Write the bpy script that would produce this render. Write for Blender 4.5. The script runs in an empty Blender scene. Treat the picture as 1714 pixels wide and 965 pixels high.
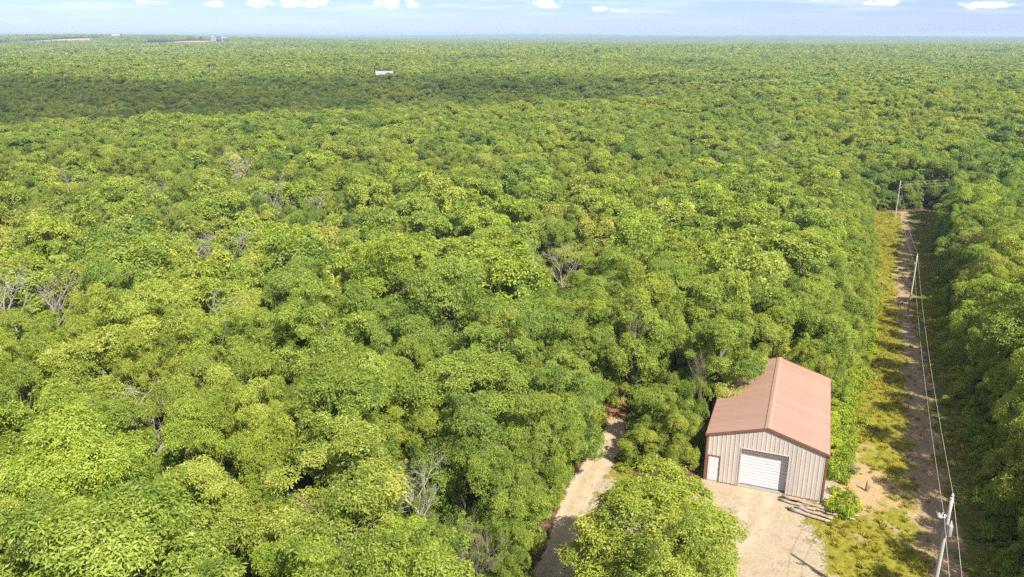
import bpy, math, random
import numpy as np
from mathutils import Vector

# ------------------------------------------------------------------ camera, sky, sun, exposure
SC = bpy.context.scene
COL = SC.collection
CAM_H, FPX, PW, PH = 31.0, 1306.0, 1714.0, 965.0
PITCH = math.atan((482.5 - 57.0) / FPX)            # below the horizon
cam = bpy.data.cameras.new("camera")
cam.sensor_width = 36.0
cam.lens = 36.0 * FPX / PW
cam.clip_start, cam.clip_end = 0.5, 60000.0
camo = bpy.data.objects.new("camera", cam)
COL.objects.link(camo)
camo.location = (0, 0, CAM_H)
camo.rotation_euler = (math.pi / 2 - PITCH, 0, 0)
SC.camera = camo

SUN_AZ = math.radians(302.0)                       # direction towards the sun, in the XY plane from +X
SUN_EL = math.radians(46.0)
SUN_DIR = Vector((math.cos(SUN_AZ) * math.cos(SUN_EL), math.sin(SUN_AZ) * math.cos(SUN_EL), math.sin(SUN_EL)))

SC.view_settings.view_transform = 'Standard'
SC.view_settings.look = 'None'
SC.view_settings.gamma = 1.0
SC.view_settings.exposure = 1.12
SC.view_settings.use_curve_mapping = False
SC.cycles.max_bounces = 5
SC.cycles.diffuse_bounces = 3
SC.cycles.glossy_bounces = 2
SC.cycles.transmission_bounces = 4
SC.cycles.transparent_max_bounces = 10
SC.cycles.volume_bounces = 1
SC.cycles.caustics_reflective = False
SC.cycles.caustics_refractive = False
SC.cycles.use_denoising = False
SC.cycles.use_light_tree = False
SC.cycles.use_adaptive_sampling = False

W = bpy.data.worlds.new("World")
SC.world = W
W.use_nodes = True


def world_nodes():
    nt = W.node_tree
    N, L = nt.nodes, nt.links
    N.clear()
    out = N.new('ShaderNodeOutputWorld')
    bg = N.new('ShaderNodeBackground')
    bg.inputs['Strength'].default_value = 0.080
    sky = N.new('ShaderNodeTexSky')
    sky.sky_type = 'NISHITA'
    sky.sun_disc = False
    sky.sun_elevation = SUN_EL
    sky.sun_rotation = math.pi / 2 - SUN_AZ
    sky.air_density = 0.75
    sky.dust_density = 0.25
    sky.ozone_density = 3.0
    tc = N.new('ShaderNodeTexCoord')
    sep = N.new('ShaderNodeSeparateXYZ')
    L.new(tc.outputs['Generated'], sep.inputs[0])

    def M(op, a, b=None, c=None, clamp=False):
        m = N.new('ShaderNodeMath')
        m.operation = op
        m.use_clamp = clamp
        for i, v in enumerate((a, b, c)):
            if v is None:
                continue
            if isinstance(v, (int, float)):
                m.inputs[i].default_value = v
            else:
                L.new(v, m.inputs[i])
        return m.outputs[0]
    az = M('ARCTAN2', sep.outputs[0], sep.outputs[1])
    el = M('ARCSINE', sep.outputs[2])
    cmb = N.new('ShaderNodeCombineXYZ')
    L.new(M('MULTIPLY', az, 60.0), cmb.inputs[0])
    L.new(M('MULTIPLY', el, 150.0), cmb.inputs[1])
    nz = N.new('ShaderNodeTexNoise')
    nz.inputs['Scale'].default_value = 1.0
    nz.inputs['Detail'].default_value = 6.0
    nz.inputs['Roughness'].default_value = 0.62
    L.new(cmb.outputs[0], nz.inputs['Vector'])
    nfac = M('SUBTRACT', nz.outputs['Fac'], 0.5)
    # small cumulus low over the horizon: azimuth, elevation, half width, half height (radians), density
    puffs = [(-.239, .0372, .024, .0085, 1), (-.260, .0352, .012, .006, .9), (-.151, .0352, .017, .0058, .95),
             (-.121, .0345, .010, .0062, .95), (-.296, .0345, .018, .0052, .8), (-.346, .0330, .015, .004, .7),
             (.041, .0355, .020, .0056, 1), (.106, .0290, .011, .004, .8), (.130, .0270, .014, .003, .5),
             (-.410, .0330, .016, .004, .55),
             (.42, .0345, .03, .005, .75), (.36, .0420, .09, .006, .8), (.52, .0290, .03, .004, .75)]
    tot = None
    for a, e, wa, we, dns in puffs:
        dx = M('MULTIPLY', M('SUBTRACT', az, a), 1 / wa)
        dy = M('MULTIPLY', M('SUBTRACT', el, e), 1 / we)
        r2 = M('ADD', M('MULTIPLY', dx, dx), M('MULTIPLY', dy, dy))
        v = M('SUBTRACT', 1.0, r2)
        v = M('ADD', v, M('MULTIPLY', nfac, 5.0))
        v = M('MULTIPLY', v, dns * .95, clamp=True)
        tot = v if tot is None else M('MAXIMUM', tot, v)
    # scattered cumulus over the unseen rest of the dome, cover raised for fill light
    pz = M('MAXIMUM', sep.outputs[2], 0.02)
    cm2 = N.new('ShaderNodeCombineXYZ')
    L.new(M('DIVIDE', sep.outputs[0], pz), cm2.inputs[0])
    L.new(M('DIVIDE', sep.outputs[1], pz), cm2.inputs[1])
    n2 = N.new('ShaderNodeTexNoise')
    n2.inputs['Scale'].default_value = 0.9
    n2.inputs['Detail'].default_value = 7.0
    n2.inputs['Roughness'].default_value = 0.55
    L.new(cm2.outputs[0], n2.inputs['Vector'])
    dome = M('MULTIPLY', M('SUBTRACT', n2.outputs['Fac'], 0.43), 4.5, clamp=True)
    dome = M('MULTIPLY', dome, M('MULTIPLY', M('SUBTRACT', el, 0.035), 12.0, clamp=True))
    # thin streaks close to the horizon
    cm3 = N.new('ShaderNodeCombineXYZ')
    L.new(M('MULTIPLY', az, 9.0), cm3.inputs[0])
    L.new(M('MULTIPLY', el, 120.0), cm3.inputs[1])
    n3 = N.new('ShaderNodeTexNoise')
    n3.inputs['Scale'].default_value = 1.0
    n3.inputs['Detail'].default_value = 5.0
    L.new(cm3.outputs[0], n3.inputs['Vector'])
    st = M('MULTIPLY', M('SUBTRACT', n3.outputs['Fac'], 0.47), 2.4, clamp=True)
    st = M('MULTIPLY', st, M('MULTIPLY', M('SUBTRACT', el, 0.008), 40.0, clamp=True))
    tot = M('MAXIMUM', tot, M('MAXIMUM', dome, M('MULTIPLY', st, 0.55)))
    mix = N.new('ShaderNodeMix')
    mix.data_type = 'RGBA'
    L.new(tot, mix.inputs['Factor'])
    tn = N.new('ShaderNodeMix')
    tn.data_type, tn.blend_type = 'RGBA', 'MULTIPLY'
    tn.inputs['Factor'].default_value = 1.0
    L.new(sky.outputs[0], tn.inputs['A'])
    tn.inputs['B'].default_value = (.62, .65, 1.02, 1)
    L.new(tn.outputs['Result'], mix.inputs['A'])
    mix.inputs['B'].default_value = (8.2, 8.3, 8.5, 1)
    L.new(mix.outputs['Result'], bg.inputs['Color'])
    L.new(bg.outputs[0], out.inputs['Surface'])


world_nodes()
sun = bpy.data.lights.new("sun", 'SUN')
sun.energy = 4.7
sun.angle = math.radians(0.5)
sun.color = (1.0, 0.955, 0.88)
suno = bpy.data.objects.new("sun", sun)
COL.objects.link(suno)
suno.rotation_euler = SUN_DIR.to_track_quat('Z', 'Y').to_euler()
suno.location = (30, -60, 80)

# ------------------------------------------------------------------ helpers
rng = np.random.default_rng(11)
random.seed(11)


def mesh_np(name, V, F, mats, attrs=None, smooth=False, mat_idx=None):
    """V (n,3), F (m,k) all faces of k corners."""
    V = np.asarray(V, np.float32)
    F = np.asarray(F, np.int32)
    me = bpy.data.meshes.new(name)
    me.vertices.add(len(V))
    me.vertices.foreach_set('co', V.ravel())
    m, k = F.shape
    me.loops.add(m * k)
    me.loops.foreach_set('vertex_index', F.ravel())
    me.polygons.add(m)
    me.polygons.foreach_set('loop_start', np.arange(m, dtype=np.int32) * k)
    me.polygons.foreach_set('loop_total', np.full(m, k, np.int32))
    for mt in (mats if isinstance(mats, (list, tuple)) else [mats]):
        me.materials.append(mt)
    if mat_idx is not None:
        me.polygons.foreach_set('material_index', np.asarray(mat_idx, np.int32))
    me.polygons.foreach_set('use_smooth', np.full(m, smooth, bool))
    for nm, (dom, arr) in (attrs or {}).items():
        a = me.attributes.new(nm, 'FLOAT', dom)
        a.data.foreach_set('value', np.asarray(arr, np.float32).ravel())
    me.update(calc_edges=True)
    return me


class MB:
    """collects polygons of any size into one mesh"""
    def __init__(self):
        self.v, self.f = [], []

    def poly(self, pts):
        n = len(self.v)
        self.v += [tuple(p) for p in pts]
        self.f.append(tuple(range(n, n + len(pts))))

    def box(self, x0, y0, z0, x1, y1, z1):
        n = len(self.v)
        self.v += [(x0, y0, z0), (x1, y0, z0), (x1, y1, z0), (x0, y1, z0), (x0, y0, z1), (x1, y0, z1), (x1, y1, z1), (x0, y1, z1)]
        for q in ((0, 3, 2, 1), (4, 5, 6, 7), (0, 1, 5, 4), (1, 2, 6, 5), (2, 3, 7, 6), (3, 0, 4, 7)):
            self.f.append(tuple(n + i for i in q))

    def prism(self, pts, d):
        """closed polygon pts extruded by vector d"""
        n, k = len(self.v), len(pts)
        self.v += [tuple(p) for p in pts] + [tuple(np.add(p, d)) for p in pts]
        self.f.append(tuple(n + i for i in range(k)))
        self.f.append(tuple(n + k + i for i in reversed(range(k))))
        for i in range(k):
            j = (i + 1) % k
            self.f.append((n + i, n + k + i, n + k + j, n + j))

    def tube(self, pts, radii, sides=8, caps=True):
        pts = [Vector(p) for p in pts]
        n0 = len(self.v)
        for i, p in enumerate(pts):
            d = (pts[min(i + 1, len(pts) - 1)] - pts[max(i - 1, 0)]).normalized()
            a = d.cross(Vector((0.13, 0.31, 0.94) if abs(d.z) < .9 else (1, 0.1, 0))).normalized()
            b = d.cross(a)
            for s in range(sides):
                t = 2 * math.pi * s / sides
                self.v.append(tuple(p + (a * math.cos(t) + b * math.sin(t)) * radii[i]))
        for i in range(len(pts) - 1):
            for s in range(sides):
                q = (s + 1) % sides
                self.f.append((n0 + i * sides + s, n0 + i * sides + q, n0 + (i + 1) * sides + q, n0 + (i + 1) * sides + s))
        if caps:
            self.f.append(tuple(n0 + s for s in reversed(range(sides))))
            e = n0 + (len(pts) - 1) * sides
            self.f.append(tuple(e + s for s in range(sides)))

    def mesh(self, name, mat, smooth=False):
        me = bpy.data.meshes.new(name)
        me.from_pydata(self.v, [], self.f)
        me.materials.append(mat)
        if smooth:
            me.polygons.foreach_set('use_smooth', np.ones(len(me.polygons), bool))
        me.update()
        return me

    def build(self, name, mat, parent=None, smooth=False):
        return link(name, self.mesh(name, mat, smooth), parent)


def link(name, data, parent=None):
    o = bpy.data.objects.new(name, data)
    COL.objects.link(o)
    if parent is not None:
        o.parent = parent
    return o


def tag(o, label=None, cat=None, group=None, kind=None):
    for k, v in (('label', label), ('category', cat), ('group', group), ('kind', kind)):
        if v:
            o[k] = v
    return o


def empty(name, loc, rz=0.0):
    o = link(name, None)
    o.location = loc
    o.rotation_euler = (0, 0, rz)
    o.empty_display_size = .3
    return o


# ------------------------------------------------------------------ materials
class NT:
    def __init__(self, name):
        self.m = bpy.data.materials.new(name)
        self.m.use_nodes = True
        self.t = self.m.node_tree
        self.N, self.L = self.t.nodes, self.t.links
        self.N.clear()
        self.out = self.N.new('ShaderNodeOutputMaterial')

    def put(self, sock, v):
        if isinstance(v, (int, float)):
            sock.default_value = v
        elif isinstance(v, (tuple, list)):
            sock.default_value = tuple(v) + ((1,) if len(v) == 3 and len(sock.default_value) == 4 else ())
        else:
            self.L.new(v, sock)

    def math(self, op, a, b=None, c=None, clamp=False):
        m = self.N.new('ShaderNodeMath')
        m.operation, m.use_clamp = op, clamp
        for i, v in enumerate((a, b, c)):
            if v is not None:
                self.put(m.inputs[i], v)
        return m.outputs[0]

    def mix(self, f, a, b, blend='MIX'):
        m = self.N.new('ShaderNodeMix')
        m.data_type, m.blend_type = 'RGBA', blend
        self.put(m.inputs['Factor'], f)
        self.put(m.inputs['A'], a)
        self.put(m.inputs['B'], b)
        return m.outputs['Result']

    def noise(self, scale, detail=4.0, rough=.55, vec=None, dist=0.0):
        n = self.N.new('ShaderNodeTexNoise')
        n.inputs['Scale'].default_value = scale
        n.inputs['Detail'].default_value = detail
        n.inputs['Roughness'].default_value = rough
        n.inputs['Distortion'].default_value = dist
        if vec is None:
            vec = self.pos()
        self.L.new(vec, n.inputs['Vector'])
        return n.outputs['Fac']

    def pos(self):
        if not hasattr(self, '_p'):
            self._p = self.N.new('ShaderNodeNewGeometry').outputs['Position']
        return self._p

    def obj(self):
        if not hasattr(self, '_o'):
            self._o = self.N.new('ShaderNodeTexCoord').outputs['Object']
        return self._o

    def stretch(self, vec, sc):
        m = self.N.new('ShaderNodeMapping')
        m.inputs['Scale'].default_value = sc
        self.L.new(vec, m.inputs['Vector'])
        return m.outputs[0]

    def attr(self, name):
        a = self.N.new('ShaderNodeAttribute')
        a.attribute_name = name
        return a.outputs['Fac']

    def ramp(self, f, stops):
        r = self.N.new('ShaderNodeValToRGB')
        e = r.color_ramp.elements
        while len(e) > 1:
            e.remove(e[-1])
        e[0].position, e[0].color = stops[0][0], tuple(stops[0][1]) + (1,)
        for p, c in stops[1:]:
            k = e.new(p)
            k.color = tuple(c) + (1,)
        self.put(r.inputs[0], f)
        return r.outputs[0]

    def step(self, v, lo, hi):
        m = self.N.new('ShaderNodeMapRange')
        m.interpolation_type = 'SMOOTHSTEP'
        self.put(m.inputs[0], v)
        m.inputs[1].default_value, m.inputs[2].default_value = lo, hi
        return m.outputs[0]

    def bump(self, h, strength=.4, dist=.05):
        b = self.N.new('ShaderNodeBump')
        b.inputs['Strength'].default_value = strength
        b.inputs['Distance'].default_value = dist
        self.L.new(h, b.inputs['Height'])
        return b.outputs[0]

    def principled(self, col, rough=.8, spec=.3, metal=0.0, normal=None, alpha=None):
        p = self.N.new('ShaderNodeBsdfPrincipled')
        self.put(p.inputs['Base Color'], col)
        self.put(p.inputs['Roughness'], rough)
        p.inputs['Specular IOR Level'].default_value = spec
        p.inputs['Metallic'].default_value = metal
        if normal is not None:
            self.L.new(normal, p.inputs['Normal'])
        if alpha is not None:
            self.L.new(alpha, p.inputs['Alpha'])
        self.L.new(p.outputs[0], self.out.inputs['Surface'])
        return self.m


def simple(name, col, rough=.7, spec=.3, var=.12, scale=3.0, metal=0.0, bump=0.0, space='obj', sc=(1, 1, 1)):
    t = NT(name)
    v = t.obj() if space == 'obj' else t.pos()
    v = t.stretch(v, sc)
    n = t.noise(scale, 5, .6, v)
    c = t.mix(n, tuple(x * (1 - var * 1.4) for x in col), tuple(min(1, x * (1 + var * 1.4)) for x in col))
    nm = t.bump(n, bump, .03) if bump else None
    return t.principled(c, rough, spec, metal, nm)


def leaf_material(name, per_object, dark, mid, light):
    """dark/mid/light: leaf albedo inside the same tree by its tint attribute"""
    t = NT(name)
    tint = t.attr('tint')
    oi = t.N.new('ShaderNodeObjectInfo')
    col = t.ramp(tint, [(0, dark), (.45, mid), (1, light)])
    if per_object == 'colour':
        col = t.mix(1.0, col, oi.outputs['Color'], 'MULTIPLY')
    else:
        if per_object == 'random':
            r = oi.outputs['Random']
        else:
            r = t.attr('tree')
        sp = t.ramp(r, [(0, (.50, .60, .66)), (.04, (.58, .70, .74)), (.07, (.80, .88, .86)), (.2, (.88, .96, .88)), (.45, (1, 1.0, .9)), (.7, (1.07, 1.03, .87)), (.88, (1.16, 1.08, 1.0)), (.95, (1.04, 1.0, 1.1)), (1, (1.12, 1.03, 1.15))])
        col = t.mix(1.0, col, sp, 'MULTIPLY')
        # stands of slightly different green on the land
        n = t.noise(.009, 4, .6)
        col = t.mix(1.0, col, t.ramp(n, [(.3, (.66, .78, .88)), (.48, (1, 1, 1)), (.68, (1.18, 1.10, 1.05))]), 'MULTIPLY')
    d = t.N.new('ShaderNodeBsdfDiffuse')
    tr = t.N.new('ShaderNodeBsdfTranslucent')
    g = t.N.new('ShaderNodeBsdfGlossy')
    g.inputs['Roughness'].default_value = .55
    g.inputs['Color'].default_value = (.9, .95, .85, 1)
    t.L.new(col, d.inputs['Color'])
    t.L.new(t.mix(1.0, col, (1.05, 1.1, .45), 'MULTIPLY'), tr.inputs['Color'])
    m1 = t.N.new('ShaderNodeAddShader')          # a leaf reflects and lets light through
    t.L.new(d.outputs[0], m1.inputs[0])
    t.L.new(tr.outputs[0], m1.inputs[1])
    m2 = t.N.new('ShaderNodeMixShader')
    m2.inputs[0].default_value = .028
    t.L.new(m1.outputs[0], m2.inputs[1])
    t.L.new(g.outputs[0], m2.inputs[2])
    t.L.new(m2.outputs[0], t.out.inputs['Surface'])
    return t.m


LEAF = ((.071, .106, .013), (.148, .184, .019), (.234, .250, .048))
M_leaf = leaf_material('oak_leaf', 'colour', *LEAF)
M_leaf_r = leaf_material('forest_leaf', 'random', *LEAF)
M_leaf_p = leaf_material('far_forest_leaf', 'attr', *LEAF)
M_weed = leaf_material('weed_leaf', 'random', (.08, .115, .010), (.16, .20, .012), (.26, .27, .02))
M_bark = simple('bark', (.13, .105, .08), .9, .1, .3, 6, bump=.6, sc=(3, 3, .6))
M_dead = simple('dead_wood', (.28, .25, .21), .9, .1, .25, 4, bump=.4, sc=(3, 3, .6))
M_dead_brown = simple('dead_brown_wood', (.20, .16, .125), .9, .1, .25, 4, bump=.4)

# ------------------------------------------------------------------ terrain


def S(a, b, x):
    t = np.clip((x - a) / (b - a), 0, 1)
    return t * t * (3 - 2 * t)


def ground_z(X, Y):
    X = np.asarray(X, float)
    Y = np.asarray(Y, float)
    D = np.hypot(X, Y)
    z = -6.8 * S(56, 116, Y)
    z = z - 4.4 * S(112, 190, Y) * np.exp(-((X - 95) / 55) ** 2) * (1 - S(230, 360, Y))
    c = 300 + 0.5 * np.clip(X, -400, 120) + 0.1 * np.clip(X - 120, 0, 400)
    z = z - 7 * np.exp(-((Y - c - 95) / 55) ** 2) * (1 - S(60, 260, X)) + 1.5 * np.exp(-((Y - c) / 60) ** 2)
    und = np.sin(X / 83 + 1.3) * np.cos(Y / 97 + .4) * 1.3 + np.sin(X / 210 - Y / 170 + 2) * 2.2
    z = z + und * S(150, 420, D)
    big = np.sin(X / 900 + Y / 1300 + 1.0) * 6 + np.sin(Y / 620 - X / 1500) * 5
    z = z + big * S(700, 2500, D)
    z = z + 25 * np.exp(-(((X + 1400) / 650) ** 2 + ((Y - 2750) / 480) ** 2))
    z = z + 34 * np.exp(-(((X + 4600) / 2600) ** 2 + ((Y - 9500) / 1500) ** 2)) + 20 * S(6000, 9500, Y) * (.45 + .35 * np.sin(X / 1300 + .5) + .25 * np.sin(X / 520 + 1))
    return z - np.where(z > 14, (z - 14) - 12 * (1 - np.exp(-(z - 14) / 12)), 0)


def gz(x, y):
    return float(ground_z(x, y))


# the power-line cutting: left and right edge as functions of Y
CL = np.array([(12, -40), (13.5, 30), (14.9, 39.6), (17.6, 44.3), (23.9, 50.3), (28.7, 59.8), (35.2, 72.3), (43.6, 88.8), (54.1, 110.5), (62, 127.7), (74.2, 155.5), (87.5, 186), (88.5, 192)])
CR = np.array([(9, -40), (24.5, 24), (30, 39.3), (32.0, 44.3), (34.7, 50.3), (37.8, 57.5), (41.9, 66.7), (49.7, 82.3), (64.2, 110.5), (75.1, 132.6), (91.1, 164.6), (106, 189), (107, 192)])
CS = np.array([(14, -40), (24, 34), (27.3, 43.2), (30.1, 50.3), (34.3, 59.8), (40.3, 72.3), (48, 88.8), (58.2, 110.5), (66.5, 128), (78, 149.3), (96, 188), (98, 192)])
TRACK = np.array([(-9, -30), (-5, 10), (-1.2, 28), (1.0, 35.5), (2.1, 39.3), (3.0, 41.9), (4.0, 45.9), (5.6, 50.3), (7.1, 53.2), (8.4, 56.6), (9.2, 61.1), (10.2, 66), (11.6, 72), (12.4, 79), (11.5, 88), (8.5, 97), (5, 108)], float)


def resample(P, step):
    d = np.r_[0, np.cumsum(np.hypot(*np.diff(P, axis=0).T))]
    t = np.arange(0, d[-1], step)
    # smooth through a light gaussian
    x, y = np.interp(t, d, P[:, 0]), np.interp(t, d, P[:, 1])
    k = np.exp(-np.linspace(-2, 2, 9) ** 2)
    k /= k.sum()
    xp, yp = np.pad(x, 4, 'edge'), np.pad(y, 4, 'edge')
    return np.c_[np.convolve(xp, k, 'valid'), np.convolve(yp, k, 'valid')]


TR = resample(TRACK, .8)


def track_dist(X, Y):
    X = np.asarray(X, float)
    sh = X.shape
    P = np.c_[X.ravel(), np.asarray(Y, float).ravel()]
    d = np.full(len(P), 1e9)
    for i in range(0, len(TR)):
        d = np.minimum(d, np.hypot(P[:, 0] - TR[i, 0], P[:, 1] - TR[i, 1]))
    return d.reshape(sh)


BARN_O = np.array([14.07, 50.02])
BARN_W, BARN_L, BARN_RZ = 8.05, 13.1, math.radians(-21.4)
BU = np.array([math.cos(BARN_RZ), math.sin(BARN_RZ)])
BV = np.array([-math.sin(BARN_RZ), math.cos(BARN_RZ)])


def barn_local(X, Y):
    dx, dy = X - BARN_O[0], Y - BARN_O[1]
    return dx * BU[0] + dy * BU[1], dx * BV[0] + dy * BV[1]


def corridor_sd(X, Y):
    """positive inside the cutting (metres from its edge)"""
    xl, xr = np.interp(Y, CL[:, 1], CL[:, 0]), np.interp(Y, CR[:, 1], CR[:, 0])
    d = np.minimum(X - xl, xr - X) * .9
    return np.minimum(d, 191 - Y)


def yard_sd(X, Y):
    """positive on the open gravel in front of the barn"""
    u, v = barn_local(X, Y)
    d = np.minimum(np.where(u < -.3, -1.4, 1.6) - v, v + 17.5)
    xt = np.interp(Y, TR[:, 1], TR[:, 0])
    d = np.minimum(d, np.minimum(X - xt + .3, 7.9 - u - .22 * v))
    return d


def axis(lo, hi, step, far, n):
    a = np.arange(lo, hi, step)
    g1 = hi + (np.geomspace(1, 1 + (far - hi) / step / 4, n) - 1) * step * 4
    g0 = lo - (np.geomspace(1, 1 + (far + lo) / step / 4, n) - 1) * step * 4
    return np.unique(np.r_[g0, a, g1])


def make_ground():
    xs = axis(-80, 115, .75, 14000, 90)
    ys = axis(-30, 200, .75, 14000, 90)
    X, Y = np.meshgrid(xs, ys)
    Z = ground_z(X, Y)
    nx, ny = len(xs), len(ys)
    V = np.c_[X.ravel(), Y.ravel(), Z.ravel()]
    i = np.arange(nx * ny).reshape(ny, nx)
    F = np.c_[i[:-1, :-1].ravel(), i[:-1, 1:].ravel(), i[1:, 1:].ravel(), i[1:, :-1].ravel()]
    cs = corridor_sd(X, Y)
    u, v = barn_local(X, Y)
    around = np.where(u > 1, 2.6, .3) - np.maximum(np.maximum(-u - .5, u - BARN_W), np.maximum(-v, v - BARN_L))
    open_ = np.clip(np.maximum(np.maximum(cs, np.minimum(yard_sd(X, Y) + .2, 3)), around * .6) / 1.6 + .4, 0, 1)
    xs_ = np.interp(Y, CS[:, 1], CS[:, 0])
    soil = np.clip(1.05 - np.abs(X - xs_ - .4) / 2.3, 0, 1)
    side = np.clip((X - xs_ + 1.4) / 3.0 + .0, 0, 1)      # 0: left grass, 1: right side
    tan = np.exp(-(((X - 25.0) / 4.2) ** 2 + ((Y - 50.0) / 6.0) ** 2))
    return mesh_np('ground', V, F, M_ground, {'open': ('POINT', open_), 'soil': ('POINT', soil), 'side': ('POINT', side), 'tan': ('POINT', tan)}, smooth=True)


def ground_material():
    t = NT('forest_floor_and_grass')
    n1, n2, n3 = t.noise(.45, 5, .6), t.noise(2.2, 5, .65), t.noise(9, 4, .7)
    litter = t.ramp(n2, [(.25, (.055, .035, .022)), (.5, (.13, .075, .045)), (.72, (.20, .12, .075))])
    litter = t.mix(t.step(n1, .52, .66), litter, (.045, .06, .014))
    grass = t.ramp(n2, [(.28, (.11, .125, .012)), (.5, (.20, .185, .018)), (.7, (.31, .235, .05))])
    grass2 = t.ramp(n2, [(.28, (.06, .085, .016)), (.5, (.11, .125, .025)), (.72, (.19, .16, .06))])
    soilc = t.ramp(n3, [(.25, (.20, .135, .078)), (.5, (.31, .215, .125)), (.75, (.41, .305, .19))])
    straw = t.ramp(n3, [(.25, (.24, .16, .075)), (.5, (.37, .26, .13)), (.75, (.47, .36, .22))])
    op = t.mix(t.attr('side'), grass, grass2)
    sm = t.math('ADD', t.attr('soil'), t.math('MULTIPLY', t.math('SUBTRACT', n1, .5), 2.6))
    op = t.mix(t.step(sm, .35, .75), op, soilc)
    tm = t.math('ADD', t.attr('tan'), t.math('MULTIPLY', t.math('SUBTRACT', n1, .5), 2.4))
    op = t.mix(t.step(tm, .35, .7), op, straw)
    om = t.math('ADD', t.attr('open'), t.math('MULTIPLY', t.math('SUBTRACT', n2, .5), .8))
    col = t.mix(t.step(om, .3, .7), litter, op)
    h = t.math('ADD', n2, t.math('MULTIPLY', n3, .6))
    return t.principled(col, .95, .1, normal=t.bump(h, .7, .12))


M_ground = ground_material()


def dirt_material(name, c0, c1, c2, litter=False):
    t = NT(name)
    n1, n2, n3 = t.noise(.9, 5, .6), t.noise(6, 5, .7), t.noise(26, 3, .7)
    e = t.attr('edge')
    mixn = t.math('ADD', t.math('MULTIPLY', n1, .45), t.math('ADD', t.math('MULTIPLY', n2, .35), t.math('MULTIPLY', n3, .2)))
    col = t.ramp(mixn, [(.36, c0), (.5, c1), (.62, c2)])
    wet = t.attr('rut')
    col = t.mix(t.math('MULTIPLY', wet, .45), col, tuple(min(.6, x * 1.12) for x in c2))
    dry = t.step(t.math('ADD', n1, t.math('MULTIPLY', n3, .25)), .62, .78)
    col = t.mix(t.math('MULTIPLY', dry, .5), col, (.22, .165, .07))
    if litter:
        lm = t.step(t.math('ADD', t.attr('litter'), t.math('MULTIPLY', t.math('SUBTRACT', n2, .5), 2.0)), .45, .6)
        col = t.mix(lm, col, (.24, .11, .06))
    a = t.math('ADD', e, t.math('MULTIPLY', t.math('SUBTRACT', t.math('ADD', t.math('MULTIPLY', n1, .6), t.math('MULTIPLY', n2, .4)), .5), 2.4))
    alpha = t.step(a, .4, .62)
    return t.principled(col, .95, .1, normal=t.bump(t.math('ADD', n2, t.math('MULTIPLY', n3, .5)), .5, .06), alpha=alpha)


M_track = dirt_material('pale_dirt', (.28, .20, .125), (.40, .30, .195), (.47, .375, .265), True)
M_gravel = dirt_material('pale_gravel', (.23, .18, .11), (.35, .28, .187), (.45, .37, .26))

ground = tag(link('ground', make_ground()), 'forest floor of leaf litter with grass and bare soil in the cutting', None, kind='structure')


def make_track():
    offs = np.linspace(-1.9, 1.9, 15)
    n = len(TR)
    tang = np.gradient(TR, axis=0)
    tang /= np.linalg.norm(tang, axis=1)[:, None]
    nor = np.c_[tang[:, 1], -tang[:, 0]]
    s = np.arange(n) * .8
    P = TR[:, None, :] + nor[:, None, :] * offs[None, :, None]
    X, Y = P[..., 0], P[..., 1]
    rut = np.exp(-((np.abs(offs) - .62) / .26) ** 2)[None, :] * np.ones((n, 1))
    Z = ground_z(X, Y) + .05 - .03 * rut
    edge = np.clip((1.35 - np.abs(offs))[None, :] / .8 + .15 * np.sin(s / 3.1)[:, None], 0, 1.4)
    lit = np.clip((Y - 57) / 5, 0, .75) + .0 * X
    i = np.arange(n * 15).reshape(n, 15)
    F = np.c_[i[:-1, :-1].ravel(), i[:-1, 1:].ravel(), i[1:, 1:].ravel(), i[1:, :-1].ravel()]
    return mesh_np('dirt_track', np.c_[X.ravel(), Y.ravel(), Z.ravel()], F, M_track,
                   {'edge': ('POINT', edge), 'rut': ('POINT', rut), 'litter': ('POINT', lit)}, smooth=True)


tag(link('dirt_track', make_track()), 'pale dirt track running into the forest left of the barn', kind='structure')


def make_yard():
    xs, ys = np.arange(-2, 28, .3), np.arange(26, 52, .3)
    X, Y = np.meshgrid(xs, ys)
    e = np.clip(yard_sd(X, Y) / 3.4 + .18, 0, 1.0)
    u, v = barn_local(X, Y)
    strip = np.clip(1.2 - np.abs(u - BARN_W - .45) / .9, 0, 1) * (v > -1.4) * (v < 5)
    e = np.maximum(e, strip)
    keep = (e > .02)
    rut = np.zeros_like(X)                         # wheel marks from the track round to the big door
    way = resample(np.array([(2.5, 40.5), (6, 39.5), (10, 39.8), (13.5, 41.8), (16, 44.6), (17.6, 48.6)]), .4)
    tg = np.gradient(way, axis=0)
    tg /= np.linalg.norm(tg, axis=1)[:, None]
    for o in (-.75, .75):
        for q in way + np.c_[-tg[:, 1], tg[:, 0]] * o:
            rut = np.maximum(rut, np.exp(-((X - q[0]) ** 2 + (Y - q[1]) ** 2) / .14))
    nx, ny = len(xs), len(ys)
    i = np.arange(nx * ny).reshape(ny, nx)
    F = np.c_[i[:-1, :-1].ravel(), i[:-1, 1:].ravel(), i[1:, 1:].ravel(), i[1:, :-1].ravel()]
    F = F[keep.ravel()[F].any(axis=1)]
    Z = ground_z(X, Y) + .025
    return mesh_np('gravel_yard', np.c_[X.ravel(), Y.ravel(), Z.ravel()], F, M_gravel,
                   {'edge': ('POINT', e), 'rut': ('POINT', rut), 'litter': ('POINT', e * 0)}, smooth=True)


tag(link('gravel_yard', make_yard()), 'pale gravel yard in front of the barn', kind='structure')

M_hay = simple('hay_field', (.40, .30, .12), .95, .1, .15, .02, space='pos')
FIELDS = [(-1350, 2440, 120, 430, 'large straw-coloured hay field far off at the left near the horizon'),
          (-985, 2400, 34, 330, 'small straw-coloured hay field far off beside the larger one'),
          (-640, 1190, 14, 70, 'tiny yellow-green meadow among the far trees at the left')]


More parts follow.
